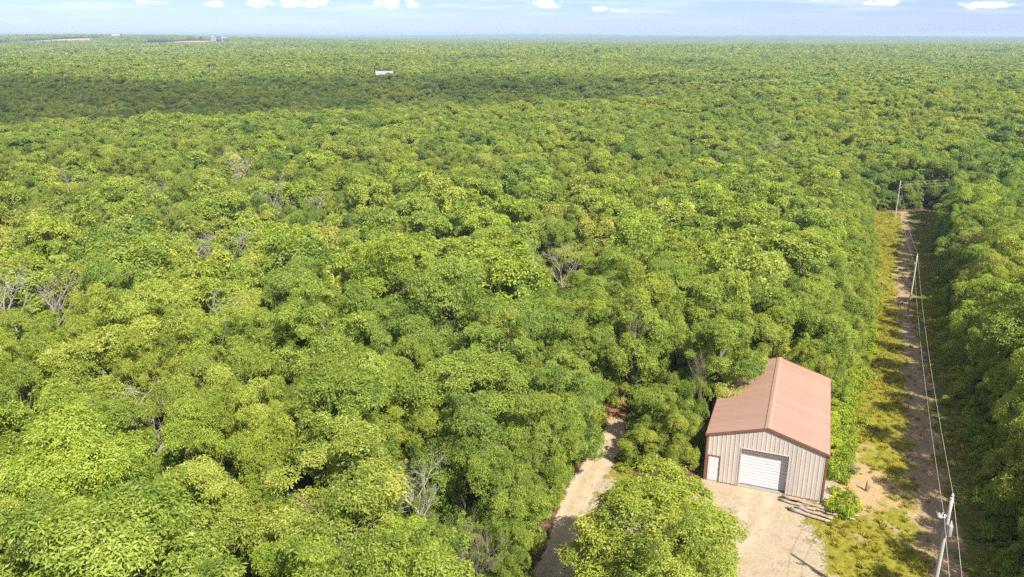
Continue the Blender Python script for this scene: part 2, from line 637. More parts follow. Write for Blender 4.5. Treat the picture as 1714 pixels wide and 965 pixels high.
def make_field(cx, cy, rx, ry):
    k = 24
    V = [(cx, cy, gz(cx, cy) + 1.2)]
    for r in (.35, .7, 1.0):
        for i in range(k):
            a = 2 * math.pi * i / k
            w = r * (1 + .12 * math.sin(3 * a + cx))
            x, y = cx + rx * w * math.cos(a), cy + ry * w * math.sin(a)
            V.append((x, y, gz(x, y) + (1.2 if r < 1 else -.3)))
    mb = MB()
    mb.v = V
    for i in range(k):
        j = (i + 1) % k
        mb.f.append((0, 1 + i, 1 + j))
        for r in (0, 1):
            mb.f.append((1 + r * k + i, 1 + (r + 1) * k + i, 1 + (r + 1) * k + j, 1 + r * k + j))
    return mb.mesh('field', M_hay, True)


for cx, cy, rx, ry, lb in FIELDS:
    tag(link('field', make_field(cx, cy, rx, ry)), lb, kind='structure')

# ------------------------------------------------------------------ barn
EAVE, RIDGE = 3.78, 5.0


def sheet_metal(name, col, rough, axis, var):
    """painted sheet: each sheet a touch lighter or darker, faint rain streaks down the fall"""
    t = NT(name)
    oi = t.N.new('ShaderNodeObjectInfo')
    st = t.noise(1.0, 5, .65, t.stretch(t.obj(), axis))
    sp = t.noise(.9, 4, .6, t.stretch(t.obj(), (1, 1, 1)))
    f = t.math('ADD', t.math('MULTIPLY', st, .5), t.math('ADD', t.math('MULTIPLY', sp, .3), t.math('MULTIPLY', oi.outputs['Random'], .2)))
    c = t.mix(t.step(f, .3, .7), tuple(x * (1 - var) for x in col), tuple(x * (1 + var) for x in col))
    return t.principled(c, t.math('ADD', t.math('MULTIPLY', st, .25), rough - .12), .4)


M_wall = sheet_metal('pale_sheet_metal', (.435, .38, .335), .5, (5, 5, .35), .10)
M_roof = sheet_metal('red_brown_roof_metal', (.335, .20, .14), .45, (.35, 6, .35), .10)
M_trim = simple('brown_trim', (.17, .078, .055), .5, .35, .08, 2)
M_white = simple('white_door_paint', (.56, .555, .55), .45, .4, .05, 1.2)
M_track_seal = simple('door_seal', (.05, .045, .04), .8, .2)
M_concrete = simple('concrete', (.27, .24, .20), .9, .2, .15, 3, bump=.3)
M_steel = simple('galvanised_steel', (.42, .42, .41), .45, .5, .1, 6, metal=.3)


def roof_z(u):
    return EAVE + (RIDGE - EAVE) * (1 - abs(u - BARN_W / 2) / (BARN_W / 2))


def rib_profile(length, panels, per, depth, w):
    """breakpoints along a sheet: list of (position, offset)"""
    pts = []
    n = panels * per
    sp = length / n
    for i in range(n):
        c = (i + .5) * sp
        pts += [(i * sp, 0), (c - w, 0), (c - w * .45, depth), (c + w * .45, depth), (c + w, 0)]
    pts.append((length, 0))
    return pts


def wall_sheets(parent, length, panels, place, top, openings, per=3, depth=.022, w=.055):
    """vertical ribbed sheets; place(s, off, z) -> local point; openings (s0, s1, ztop)"""
    prof = rib_profile(length, panels, per, depth, w)
    xs = sorted(set([p for p, _ in prof] + [o for q in openings for o in q[:2]] + ([length / 2] if top is roof_z else [])))
    off = lambda s: float(np.interp(s, [p for p, _ in prof], [o for _, o in prof]))
    pl = length / panels
    for k in range(panels):
        mb = MB()
        seq = sorted(set([x for x in xs if k * pl - 1e-6 <= x <= (k + 1) * pl + 1e-6]))
        for a, b in zip(seq[:-1], seq[1:]):
            if b - a < 1e-5:
                continue
            m = (a + b) / 2
            zb = .06
            for s0, s1, zt in openings:
                if s0 < m < s1:
                    zb = zt
            oa, ob = off(a), off(b)
            mb.poly([place(a, oa, zb), place(b, ob, zb), place(b, ob, top(b) - .02), place(a, oa, top(a) - .02)])
        mb.build('wall_panel', M_wall, parent)


def make_barn():
    root = empty('metal_barn', (BARN_O[0], BARN_O[1], 0), BARN_RZ)
    tag(root, 'pale ribbed metal barn with red-brown gable roof and white roll-up door', 'barn')
    Wd, Ln = BARN_W, BARN_L
    m = MB()
    m.box(-.05, -.05, -1.2, Wd + .05, Ln + .05, .06)
    m.build('foundation', M_concrete, root)
    D0, D1, DT = 2.39, 5.62, 3.08
    E0, E1, ET = .16, 1.02, 2.08
    REC = .34
    wall_sheets(root, Wd, 9, lambda s, o, z: (s, -o, z), roof_z, [(D0, D1, DT), (E0, E1, ET)])
    wall_sheets(root, Wd, 9, lambda s, o, z: (Wd - s, Ln + o, z), roof_z, [])
    flat = lambda s: EAVE
    wall_sheets(root, Ln, 14, lambda s, o, z: (Wd + o, s, z), flat, [])
    wall_sheets(root, Ln, 14, lambda s, o, z: (-o, Ln - s, z), flat, [])
    # corner trims
    for u in (0, Wd):
        for v in (0, Ln):
            t = MB()
            su, sv = (-1 if u == 0 else 1), (-1 if v == 0 else 1)
            t.box(min(u + su * .06, u - su * .07), min(v + sv * .06, v - sv * .07), .04, max(u + su * .06, u - su * .07), max(v + sv * .06, v - sv * .07), EAVE - .03)
            t.build('corner_trim', M_trim, root)
    for a, b in ((E1 + .045, D0 - .075), (D1 + .075, Wd - .08)):
        t = MB()
        t.box(a, -.055, .0, b, -.002, .075)
        t.build('base_trim', M_trim, root)
    # roll-up door
    door = MB()
    door.box(D0 + .02, REC, .06, D1 - .02, REC + .03, DT + .2)
    dobj = door.build('garage_door', M_white, root)
    n = 13
    h = (DT - .10) / n
    sl = MB()
    w2 = D1 - D0 - .06
    prof = [(0, .0), (-.03, .10 * h), (-.04, .5 * h), (-.03, .88 * h), (0, h * .96)]
    sl.prism([(0, y, z) for y, z in prof], (w2, 0, 0))
    sm = sl.mesh('slat', M_white)
    for i in range(n):
        s = link('slat', sm, dobj)
        s.location = (D0 + .03, REC - .001, .09 + i * h)
    t = MB()
    t.box(D0 + .02, REC - .04, .055, D1 - .02, REC - .003, .10)
    t.build('door_seal', M_track_seal, dobj)
    jamb = MB()
    jamb.box(D0 - .035, -.06, .02, D0 + .02, REC + .05, DT + .05)
    jamb.box(D1 - .02, -.06, .02, D1 + .035, REC + .05, DT + .05)
    jamb.box(D0 + .021, -.06, DT, D1 - .021, REC + .05, DT + .05)
    jamb.build('door_frame', M_wall, root)
    # walk door
    wd = MB()
    wd.box(E0 + .03, .03, .08, E1 - .03, .07, ET - .03)
    wo = wd.build('walk_door', M_white, root)
    k = MB()
    k.tube([(E1 - .12, .0, 1.02), (E1 - .12, .03, 1.02)], [.035, .035], 8)
    k.build('door_handle', M_steel, wo)
    pn = MB()
    for z0, z1 in ((.25, .95), (1.1, 1.9)):
        for a, b in ((E0 + .12, E0 + .4), (E0 + .46, E1 - .13)):
            pn.box(a, .018, z0, b, .029, z1)
    pn.build('door_panel', M_white, wo)
    fr = MB()
    fr.box(E0 - .02, -.05, .06, E0 + .03, .08, ET)
    fr.box(E1 - .03, -.05, .06, E1 + .02, .08, ET)
    fr.box(E0 - .02, -.05, ET + .001, E1 + .02, .08, ET + .045)
    fr.build('door_frame', M_trim, root)
    # dark lining so that the inside stays closed
    # roof sheets, low ribs running from ridge to eave
    oh = .12
    y0, y1 = -oh, Ln + oh
    npan = 15
    pl = (y1 - y0) / npan
    prof = rib_profile(pl, 1, 4, .009, .03)
    for side in (0, 1):
        sgn = -1 if side == 0 else 1
        nx, nz = (RIDGE - EAVE) / math.hypot(RIDGE - EAVE, Wd / 2), (Wd / 2) / math.hypot(RIDGE - EAVE, Wd / 2)
        e_u = Wd / 2 + sgn * (Wd / 2 + oh)
        e_z = EAVE - (RIDGE - EAVE) / (Wd / 2) * oh
        rb = MB()
        for (a, oa), (b, ob) in zip(prof[:-1], prof[1:]):
            P = lambda u, z, yy, o: (u + sgn * nx * o, yy, z + nz * o + .03)
            pts = [P(Wd / 2, RIDGE, a, oa), P(e_u, e_z, a, oa), P(e_u, e_z, b, ob), P(Wd / 2, RIDGE, b, ob)]
            rb.poly(pts if side == 0 else pts[::-1])
            lo = [(x, y, z - .028 - o) for (x, y, z), o in zip(pts, (oa, oa, ob, ob))]
            rb.poly(lo[::-1] if side == 0 else lo)
        me = rb.mesh('roof_panel', M_roof)
        for i in range(npan):
            o = link('roof_panel', me, root)
            o.location = (0, y0 + i * pl, 0)
        # eave trim and rake trims
        t = MB()
        t.box(min(e_u, e_u + sgn * .035), y0 - .02, e_z - .13, max(e_u, e_u + sgn * .035), y1 + .02, e_z + .03)
        t.build('eave_trim', M_trim, root)
        for yy in (y0 - .035, y1 + .002):
            t = MB()
            t.prism([(Wd / 2, yy, RIDGE + .065), (e_u, yy, e_z + .065), (e_u, yy, e_z - .10), (Wd / 2, yy, RIDGE - .10)], (0, .033, 0))
            t.build('rake_trim', M_trim, root)
    t = MB()
    k = (RIDGE - EAVE) / (Wd / 2)
    for sgn in (-1, 1):
        a, b = Wd / 2, Wd / 2 + sgn * .22
        t.prism([(a, y0 - .04, RIDGE + .085), (b, y0 - .04, RIDGE + .085 - .22 * k), (b, y0 - .04, RIDGE + .06 - .22 * k), (a, y0 - .04, RIDGE + .06)], (0, y1 - y0 + .08, 0))
    t.build('ridge_cap', simple('ridge_metal', (.37, .225, .16), .45, .4, .05, 1), root)
    return root


make_barn()

# ------------------------------------------------------------------ power line
M_pole = simple('weathered_pole', (.40, .36, .31), .85, .2, .18, 3, bump=.4, sc=(4, 4, .35))
M_wire = simple('aluminium_wire', (.40, .38, .31), .55, .4, .05)
M_porc = simple('porcelain', (.62, .60, .56), .3, .5, .05)
POLES = [(22.1, 34.0, 8.85), (55.3, 102.6, 8.2), (92.8, 185.1, 8.6)]


def make_pole(i, x, y, h, label):
    z = gz(x, y)
    r = empty('utility_pole', (x, y, z))
    tag(r, label, 'utility pole', 'utility poles in the cutting')
    m = MB()
    zs = [-.6, 0, h * .3, h * .6, h * .9, h]
    m.tube([(.01 * math.sin(q * 3), .015 * math.cos(q * 2), q) for q in zs], [.14, .135, .12, .105, .09, .085], 12)
    m.build('pole_shaft', M_pole, r, True)
    cp = MB()
    cp.tube([(0, 0, h + .004), (0, 0, h + .03)], [.105, .06], 12)
    cp.build('pole_cap', M_steel, r)
    ins = MB()
    ins.tube([(.02, .02, h + .02), (.02, .02, h + .10), (.02, .02, h + .12), (.02, .02, h + .17), (.02, .02, h + .19), (.02, .02, h + .26)], [.018, .018, .07, .06, .045, .03], 8)
    ins.build('pin_insulator', M_porc, r)
    ns = MB()
    ns.tube([(-.10, 0, h - 1.02), (-.2, 0, h - 1.02)], [.03, .03], 8)
    ns.tube([(-.2, 0, h - 1.1), (-.2, 0, h - 1.03), (-.2, 0, h - .96)], [.04, .025, .04], 8)
    ns.build('neutral_spool', M_porc, r)
    if i == 0:
        can = MB()
        can.tube([(.02, -.30, h - 2.05), (.02, -.30, h - 2.0), (.02, -.30, h - 1.42), (.02, -.30, h - 1.36), (.02, -.30, h - 1.33)], [.09, .12, .12, .10, .04], 14)
        c = can.build('transformer_can', M_steel, r, True)
        b = MB()
        b.tube([(.02, -.30, h - 1.33), (.02, -.30, h - 1.25), (.02, -.30, h - 1.2), (.02, -.30, h - 1.12)], [.03, .05, .03, .02], 8)
        b.build('bushing', M_porc, c)
        k = MB()
        k.box(-.03, -.14, h - 1.9, .07, -.08, h - 1.5)
        k.build('bracket', M_steel, c)
        co = empty('fused_cutout', (0, 0, 0))
        co.parent = r
        k = MB()
        k.tube([(-.08, 0, h - 1.15), (-.5, .02, h - 1.12)], [.025, .025], 6)
        k.tube([(-.5, .02, h - 1.12), (-.62, .05, h - .78)], [.02, .015], 6)
        k.build('arm', M_steel, co)
        k = MB()
        for q in range(4):
            k.tube([(-.45 - .01 * q, .02, h - 1.10 + .06 * q), (-.45 - .01 * q, .02, h - 1.06 + .06 * q)], [.06, .035], 8)
        k.tube([(-.34, .02, h - 1.2), (-.30, .06, h - .95), (-.22, .05, h - .85)], [.025, .03, .02], 6)
        k.build('insulator', M_porc, co)
    if i == 2:
        for q in (.05, .75, 1.45):
            k = MB()
            k.tube([(.09, 0, h - q - .1), (.45, .03, h - q - .1)], [.025, .02], 8)
            k.build('strain_insulator', M_porc, r)
    return Vector((x, y, z + h))


POLE_LABELS = ['nearest grey wooden utility pole with a transformer can near its top', 'leaning grey utility pole standing halfway along the cutting', 'farthest thin utility pole at the far end of the cutting']
tops = [make_pole(i, *p, POLE_LABELS[i]) for i, p in enumerate(POLES)]


def wire(name, pts, sag, label, r=.011):
    m = MB()
    path = []
    for a, b in zip(pts[:-1], pts[1:]):
        a, b = Vector(a), Vector(b)
        s = sag * ((b - a).length / 70) ** 2
        for k in range(24):
            t = k / 24
            p = a.lerp(b, t)
            p.z -= 4 * s * t * (1 - t)
            path.append(p)
    path.append(Vector(pts[-1]))
    m.tube(path, [r] * len(path), 6)
    o = m.build(name, M_wire, None, True)
    return tag(o, label, 'cable', 'wires of the power line')


back = Vector((-8.0, -31.0, 8.9))
T = [back] + tops
wire('overhead_wire', [p + Vector((.02, .02, .24)) for p in T], .9, 'upper wire of the power line running along the pole tops')
wire('overhead_wire', [p + Vector((-.22, 0, -1.02)) for p in T], 1.0, 'lower wire of the power line running below the pole tops')
for q, lb in ((.15, 'topmost of the short wires running right from the farthest pole'), (.85, 'middle of the short wires running right from the farthest pole'), (1.55, 'lowest of the short wires running right from the farthest pole')):
    p = tops[2] + Vector((.45, .03, -q))
    e = Vector((152, 196, tops[2].z - q + 2.5))
    wire('overhead_wire', [p, e], .8, lb, .014)

# ------------------------------------------------------------------ logs, stones, stump
M_log = simple('bleached_log', (.33, .265, .205), .9, .15, .35, 5, bump=.6, sc=(.5, 4, 4))
M_stone = simple('pale_stone', (.48, .45, .40), .9, .2, .2, 5, bump=.5)
LOGS = [  # x0, y0, x1, y1, z, r, label
    (18.95, 47.62, 22.35, 45.75, .10, .085, 'longest bleached log, lying closest to the barn wall'),
    (18.72, 47.22, 20.65, 45.98, .10, .10, 'short thick log with dark cut end in the middle of the log pile'),
    (18.95, 47.38, 21.5, 45.7, .29, .075, 'thin log lying across the top of the pile beside the barn'),
    (19.05, 46.05, 21.1, 44.62, .12, .12, 'thick log at the front edge of the log pile'),
    (19.5, 46.25, 21.55, 44.98, .10, .10, 'bleached log just behind the front log of the pile'),
    (20.1, 46.35, 22.1, 45.28, .12, .07, 'thin crooked log in the right half of the log pile'),
    (21.3, 46.35, 23.35, 45.25, .08, .06, 'thin pale pole pointing right from the barn corner'),
    (21.6, 45.55, 23.0, 44.85, .08, .07, 'short log at the right end of the log pile'),
    (21.55, 46.95, 22.95, 46.35, .07, .045, 'thin white board lying beside the barn corner'),
    (18.9, 46.35, 20.2, 45.35, .10, .08, 'short grey log at the left end of the log pile')]
for x0, y0, x1, y1, z, r, lb in LOGS:
    m = MB()
    n = 7
    pts = []
    for k in range(n):
        t = k / (n - 1)
        pts.append((x0 + (x1 - x0) * t + random.uniform(-.07, .07), y0 + (y1 - y0) * t + random.uniform(-.07, .07), gz(x0, y0) + .03 + z + random.uniform(-.012, .012)))
    m.tube(pts, [r * (1.12 - .3 * k / (n - 1)) * random.uniform(.92, 1.08) for k in range(n)], 9)
    o = m.build('log', M_log, None, True)
    tag(o, lb, 'log', 'weathered logs lying beside the barn')


def rock_mesh(seed):
    r = np.random.default_rng(seed)
    import bmesh
    bm = bmesh.new()
    bmesh.ops.create_icosphere(bm, subdivisions=2, radius=1)
    ph = r.uniform(0, 6, 6)
    for v in bm.verts:
        p = v.co
        k = 1 + .22 * math.sin(2.3 * p.x + ph[0]) * math.sin(2.9 * p.y + ph[1]) + .14 * math.sin(5 * p.z + ph[2] + 3 * p.x)
        v.co = Vector((p.x * 1.2, p.y * .9, p.z * .6)) * k
    me = bpy.data.meshes.new('stone')
    bm.to_mesh(me)
    bm.free()
    me.materials.append(M_stone)
    return me


rocks = [rock_mesh(i) for i in range(4)]
STONES = ['pale stone nearest the front right barn corner, beside the log ends', 'second pale stone back along the right barn wall', 'third pale stone back along the right barn wall',
          'fourth pale stone back along the right barn wall', 'fifth pale stone back along the right barn wall', 'rearmost pale stone along the right barn wall', 'largest pale stone out in the weeds by the barn corner']
for i in range(7):
    s = [.16, .13, .19, .11, .15, .12, .24][i]
    u, v = BARN_W + [.35, .45, .4, .6, .38, .5, 1.05][i], [-.55, .0, .5, .95, 1.5, 2.1, .2][i]
    p = BARN_O + BU * u + BV * v
    o = link('stone', rocks[i % 4])
    o.location = (p[0], p[1], .02 + s * .25)
    o.scale = (s, s, s)
    o.rotation_euler = (random.uniform(-.2, .2), random.uniform(-.2, .2), random.uniform(0, 6))
    tag(o, STONES[i], 'stone', 'pale stones at the barn corner')

m = MB()
m.tube([(25.3, 48.5, -.1), (25.31, 48.5, .25), (25.3, 48.52, .62), (25.33, 48.55, .8)], [.13, .10, .085, .05], 8)
tag(m.build('stump', M_dead_brown, None, True), 'small dark broken stump on the bare ground right of the barn', 'stump')

# ------------------------------------------------------------------ far buildings
M_farwall = simple('far_white_wall', (.30, .30, .29), .8, .2, .05)
M_farroof = simple('far_pale_roof', (.25, .26, .27), .6, .3, .05)
M_window = simple('far_window', (.06, .07, .08), .2, .5, .05)


def far_house(name, x, y, w, d, h, rh, rz, label, cat, lift=0.0, wins=4):
    r = empty(name, (x, y, gz(x, y)), rz)
    tag(r, label, cat)
    m = MB()
    m.box(-w / 2, -d / 2, -2, w / 2, d / 2, h)
    for s in (-1, 1):
        m.poly([(s * w / 2, -d / 2, h), (s * w / 2, d / 2, h), (s * w / 2, 0, h + rh)][::s])
    m.build('wall', M_farwall, r)
    f = MB()
    o = .5
    for s in (-1, 1):
        k = rh / (d / 2)
        f.prism([(-w / 2 - o, s * (d / 2 + o), h - k * o + .05), (w / 2 + o, s * (d / 2 + o), h - k * o + .05), (w / 2 + o, 0, h + rh + .05), (-w / 2 - o, 0, h + rh + .05)][::s], (0, 0, .18))
    f.build('roof', M_farroof, r)
    for i in range(wins):
        q = MB()
        cx = -w / 2 + w * (i + .5) / wins
        q.box(cx - .5, -d / 2 - .06, h - 1.9, cx + .5, -d / 2 - .01, h - .7)
        q.build('window', M_window, r)
    return r


far_house('house', -113, 715, 14.5, 9, 5.0, 2.6, math.radians(14), 'white house with pale roof rising out of the trees, upper centre left', 'house')
far_house('farm_building', -925, 2640, 20, 12, 9, 5, .3, 'bright white farm building far away near the horizon', 'building', wins=3)
far_house('farm_building', -985, 2700, 16, 10, 12, 4, -.3, 'pale grey farm building just left of the bright white one', 'building', wins=3)
far_house('farm_building', -1400, 2900, 26, 12, 9, 5, .2, 'farmhouse behind the straw-coloured field near the horizon', 'building', wins=3)
HOUSES = [(-113, 712, 20), (-925, 2630, 55), (-985, 2690, 55), (-1400, 2900, 50)]

# ------------------------------------------------------------------ vegetation: prototypes


def nrm(a):
    return a / np.maximum(np.linalg.norm(a, axis=-1, keepdims=True), 1e-9)


def crown_arrays(seed, R=3.5, z0=3.8, z1=11.0, n_blob=22, n_ros=2600, n_leaf=5, L=.24, wide=.34, droop=.55, sub=6, bs=1.0, wild=1.0):
    r = np.random.default_rng(seed)
    k = np.arange(n_blob)
    h = (k + r.uniform(0, 1, n_blob)) / n_blob
    phi = k * 2.39996 + r.uniform(-.5, .5, n_blob)
    prof = np.sqrt(np.clip(1 - ((h - .38) / .72) ** 2, .02, 1))
    rad = R * prof * r.uniform(.30, .92, n_blob)
    lop = r.uniform(-.18, .18, 2) * R
    C = np.c_[rad * np.cos(phi) + lop[0] * h, rad * np.sin(phi) + lop[1] * h, z0 + (z1 - z0) * (.12 + .74 * h)]
    br = R * r.uniform(.17, .40, n_blob) * bs
    # lopsided outline: the crown bulges in some directions and is bitten in others, a few sprays reach out
    ph, am = r.uniform(0, 6.3, 4), r.uniform(.08, .2, 4) * wild
    az = np.arctan2(C[:, 1], C[:, 0])
    k1 = 1 + am[0] * np.sin(2 * az + ph[0]) + am[1] * np.sin(3 * az + ph[1] + 2 * h) + .5 * am[2] * np.sin(5 * az + ph[2])
    C[:, :2] *= k1[:, None]
    C[:, 2] += (z1 - z0) * (.45 * am[3] * np.sin(2 * az + ph[3]) * (1 - h) + .06 * r.normal(size=n_blob))
    out = r.uniform(size=n_blob) < .18 * wild
    C[out, :2] *= 1.22
    br[out] *= .62
    sd = nrm(r.normal(size=(n_blob, sub, 3)))
    mid = np.array([0, 0, z0 + .45 * (z1 - z0)])
    outw = nrm(C - mid)
    sd = nrm(sd + .75 * outw[:, None, :] + np.array([0, 0, .3]))
    sr = r.uniform(.75, 1.12, (n_blob, sub))
    b = r.choice(n_blob, n_ros, p=br ** 2 / (br ** 2).sum())
    s = r.integers(0, sub, n_ros)
    dv = nrm(sd[b, s] + .48 * r.normal(size=(n_ros, 3)))
    dist = br[b] * sr[b, s] * (.62 + .45 * r.uniform(0, 1, n_ros) ** .6)
    P = C[b] + dv * dist[:, None] * np.array([1, 1, .88])
    t = nrm(.8 * dv + np.array([0, 0, .5]) + .38 * r.normal(size=dv.shape))
    ref = np.where(np.abs(t[:, 2:3]) < .9, np.array([[0, 0, 1.0]]), np.array([[1.0, 0, 0]]))
    a = nrm(np.cross(t, ref))
    c = np.cross(t, a)
    bt = r.normal(0, .13, n_blob)
    st = r.normal(0, .11, (n_blob, sub))
    tint_ros = .47 + bt[b] + st[b, s] + r.normal(0, .10, n_ros)
    ang = (np.arange(n_leaf) * 2 * np.pi / n_leaf)[None, :] + r.uniform(0, 6.3, (n_ros, 1)) + r.normal(0, .25, (n_ros, n_leaf))
    rd = a[:, None, :] * np.cos(ang)[..., None] + c[:, None, :] * np.sin(ang)[..., None]
    ld = nrm(rd + t[:, None, :] * r.uniform(-.1, .8, (n_ros, n_leaf, 1)))
    ln = L * r.uniform(.7, 1.3, (n_ros, n_leaf, 1))
    side = nrm(np.cross(ld, t[:, None, :] + .5 * r.normal(size=ld.shape)))
    base = P[:, None, :] + ld * ln * .12
    m = base + ld * ln * .55
    dz = np.array([0, 0, -1.0]) * droop
    tip = base + nrm(ld + dz * r.uniform(.3, 1, (n_ros, n_leaf, 1))) * ln
    V = np.stack([base, m + side * ln * wide * .6, tip, m - side * ln * wide * .6], axis=2).reshape(-1, 3)
    nl = n_ros * n_leaf
    F = np.arange(nl * 4).reshape(nl, 4)
    tint = np.clip(np.repeat(tint_ros, n_leaf) + r.normal(0, .15, nl), 0, 1)
    return V, F, tint, C, br


def trunk_mesh(seed, C, z0, z1, name='trunk', mat=None):
    r = random.Random(seed)
    m = MB()
    top = z0 + (z1 - z0) * .62
    pts, rad = [], []
    for k in range(6):
        t = k / 5
        pts.append((r.uniform(-.12, .12) * t, r.uniform(-.12, .12) * t, -.4 + (top + .4) * t))
        rad.append(.21 * (1 - .72 * t))
    m.tube(pts, rad, 7)
    for c in C[::4]:
        s = Vector(pts[r.choice((2, 3, 4))])
        e = Vector(c)
        if e.z < s.z:
            s = Vector(pts[2])
        q = s.lerp(e, .5) + Vector((r.uniform(-.2, .2), r.uniform(-.2, .2), r.uniform(.0, .35)))
        m.tube([s, q, e], [.085, .06, .02], 5, False)
    return m.mesh(name, mat or M_bark, True)


def crown_mesh(name, mat, seed, **kw):
    V, F, tint, C, br = crown_arrays(seed, **kw)
    return mesh_np(name, V, F, mat, {'tint': ('FACE', tint)}), C


HI = []          # (crown, trunk): full-detail trees
for k in range(7):
    me, C = crown_mesh('crown', M_leaf, 100 + k, n_ros=7400, n_leaf=5, L=.185, wide=.30, n_blob=[26, 34, 40, 22, 30, 44, 28, 36, 31][k], z0=[3.6, 4.2, 3.2, 3.8, 4.4, 3.5, 4, 3.4, 3.9][k])
    HI.append((me, trunk_mesh(k, C, 3.8, 11)))
EDGE = []        # leafy down to the ground, for the rim of the clearings
for k in range(4):
    me, C = crown_mesh('crown', M_leaf, 300 + k, n_ros=8800, n_leaf=5, L=.185, wide=.30, n_blob=48, z0=.5, z1=11)
    EDGE.append((me, trunk_mesh(40 + k, C, 1.5, 11)))
MID = []
for k in range(8):
    me, C = crown_mesh('crown', M_leaf, 500 + k, n_ros=2500, n_leaf=4, L=.32, wide=.42, n_blob=28 + 3 * (k % 4))
    MID.append((me, trunk_mesh(60 + k, C, 3.8, 11)))


def dead_mesh(seed, mat, spread=1.0, h=8.5, brush=1.0):
    r = random.Random(seed)
    m = MB()

    def limb(p, d, ln, rad, depth):
        pts, rr = [Vector(p)], [rad]
        q, dd = Vector(p), Vector(d)
        n = 4 if depth < 2 else 3
        for k in range(n):
            dd = (dd + Vector((r.uniform(-.28, .28), r.uniform(-.28, .28), r.uniform(-.12, .22)))).normalized()
            q = q + dd * ln / n
            pts.append(q.copy())
            rr.append(rad * (1 - .75 * (k + 1) / n))
        m.tube(pts, rr, 5 if depth < 2 else 4, False)
        if depth >= 3:
            return
        for _ in range(int(([10, 6, 5][depth]) * (brush if depth else 1))):
            t = r.uniform(.3 if depth else .38, 1)
            k = min(int(t * n), n - 1)
            s = pts[k].lerp(pts[k + 1], t * n - k)
            az = r.uniform(0, 6.28)
            up = r.uniform(.25, .95) if depth == 0 else r.uniform(-.1, .7)
            nd = (dd * .55 + Vector((math.cos(az) * spread, math.sin(az) * spread, up))).normalized()
            limb(s, nd, ln * r.uniform(.36, .58), max(rad * .45, .010), depth + 1)
    limb((0, 0, -.3), (0, 0, 1), h * .82, .13, 0)
    return m.mesh('dead_branches', mat, False)


DEAD = [dead_mesh(k, M_dead, [1.0, 1.3, .8, 1.1, 1.5][k]) for k in range(5)]
DEADB = [dead_mesh(20 + k, M_dead_brown, .45, 8.5, 1.3) for k in range(2)]

# prototypes for the instanced wood
PROTO = bpy.data.collections.new('wood_prototypes')


def proto_collection(name, meshes):
    c = bpy.data.collections.new(name)
    for i, me in enumerate(meshes):
        o = bpy.data.objects.new('%s_%02d' % (name, i), me)
        c.objects.link(o)
    return c


def join_mesh(name, a, b):
    """crown + trunk in one mesh for the instanced wood"""
    import bmesh
    bm = bmesh.new()
    bm.from_mesh(a)
    n = len(bm.faces)
    bm.from_mesh(b)
    bm.faces.ensure_lookup_table()
    for f in bm.faces[n:]:
        f.material_index = 1
    me = bpy.data.meshes.new(name)
    bm.to_mesh(me)
    bm.free()
    me.materials.append(M_leaf_r)
    me.materials.append(M_bark)
    return me


NEARP = [join_mesh('wood_tree', *HI[k]) for k in (0, 2, 4, 6)] + [join_mesh('wood_tree', *EDGE[k]) for k in (0, 1)]
MIDP = [join_mesh('wood_tree', *t) for t in MID]
FARP = []
for k in range(8):
    me, C = crown_mesh('wood_tree', M_leaf_r, 700 + k, n_ros=900, n_leaf=3, L=.62, wide=.6, droop=.4, n_blob=26 + 3 * (k % 3))
    FARP.append(me)


def patch_mesh(seed):
    r = np.random.default_rng(seed)
    Vs, Fs, Ts, Tr = [], [], [], []
    n = 0
    pts = []
    while len(pts) < 230:
        a, q = r.uniform(0, 6.28), 52 * math.sqrt(r.uniform())
        p = np.array([q * math.cos(a), q * math.sin(a)])
        if all((p[0] - o[0]) ** 2 + (p[1] - o[1]) ** 2 > 5.0 ** 2 for o in pts):
            pts.append(p)
        elif r.uniform() < .002:
            break
    for p in pts:
        V, F, t, C, br = crown_arrays(int(r.integers(1e6)), n_ros=105, n_leaf=2, L=1.35, wide=.75, droop=.3, n_blob=14, sub=4, bs=1.4)
        s = r.uniform(.7, 1.12)
        V = V * s + np.array([p[0], p[1], 0])
        Vs.append(V)
        Fs.append(F + n)
        Ts.append(t)
        Tr.append(np.full(len(F), r.uniform()))
        n += len(V)
    return mesh_np('wood_patch', np.concatenate(Vs), np.concatenate(Fs), M_leaf_p, {'tint': ('FACE', np.concatenate(Ts)), 'tree': ('FACE', np.concatenate(Tr))})


PATCHP = [patch_mesh(k) for k in range(4)]


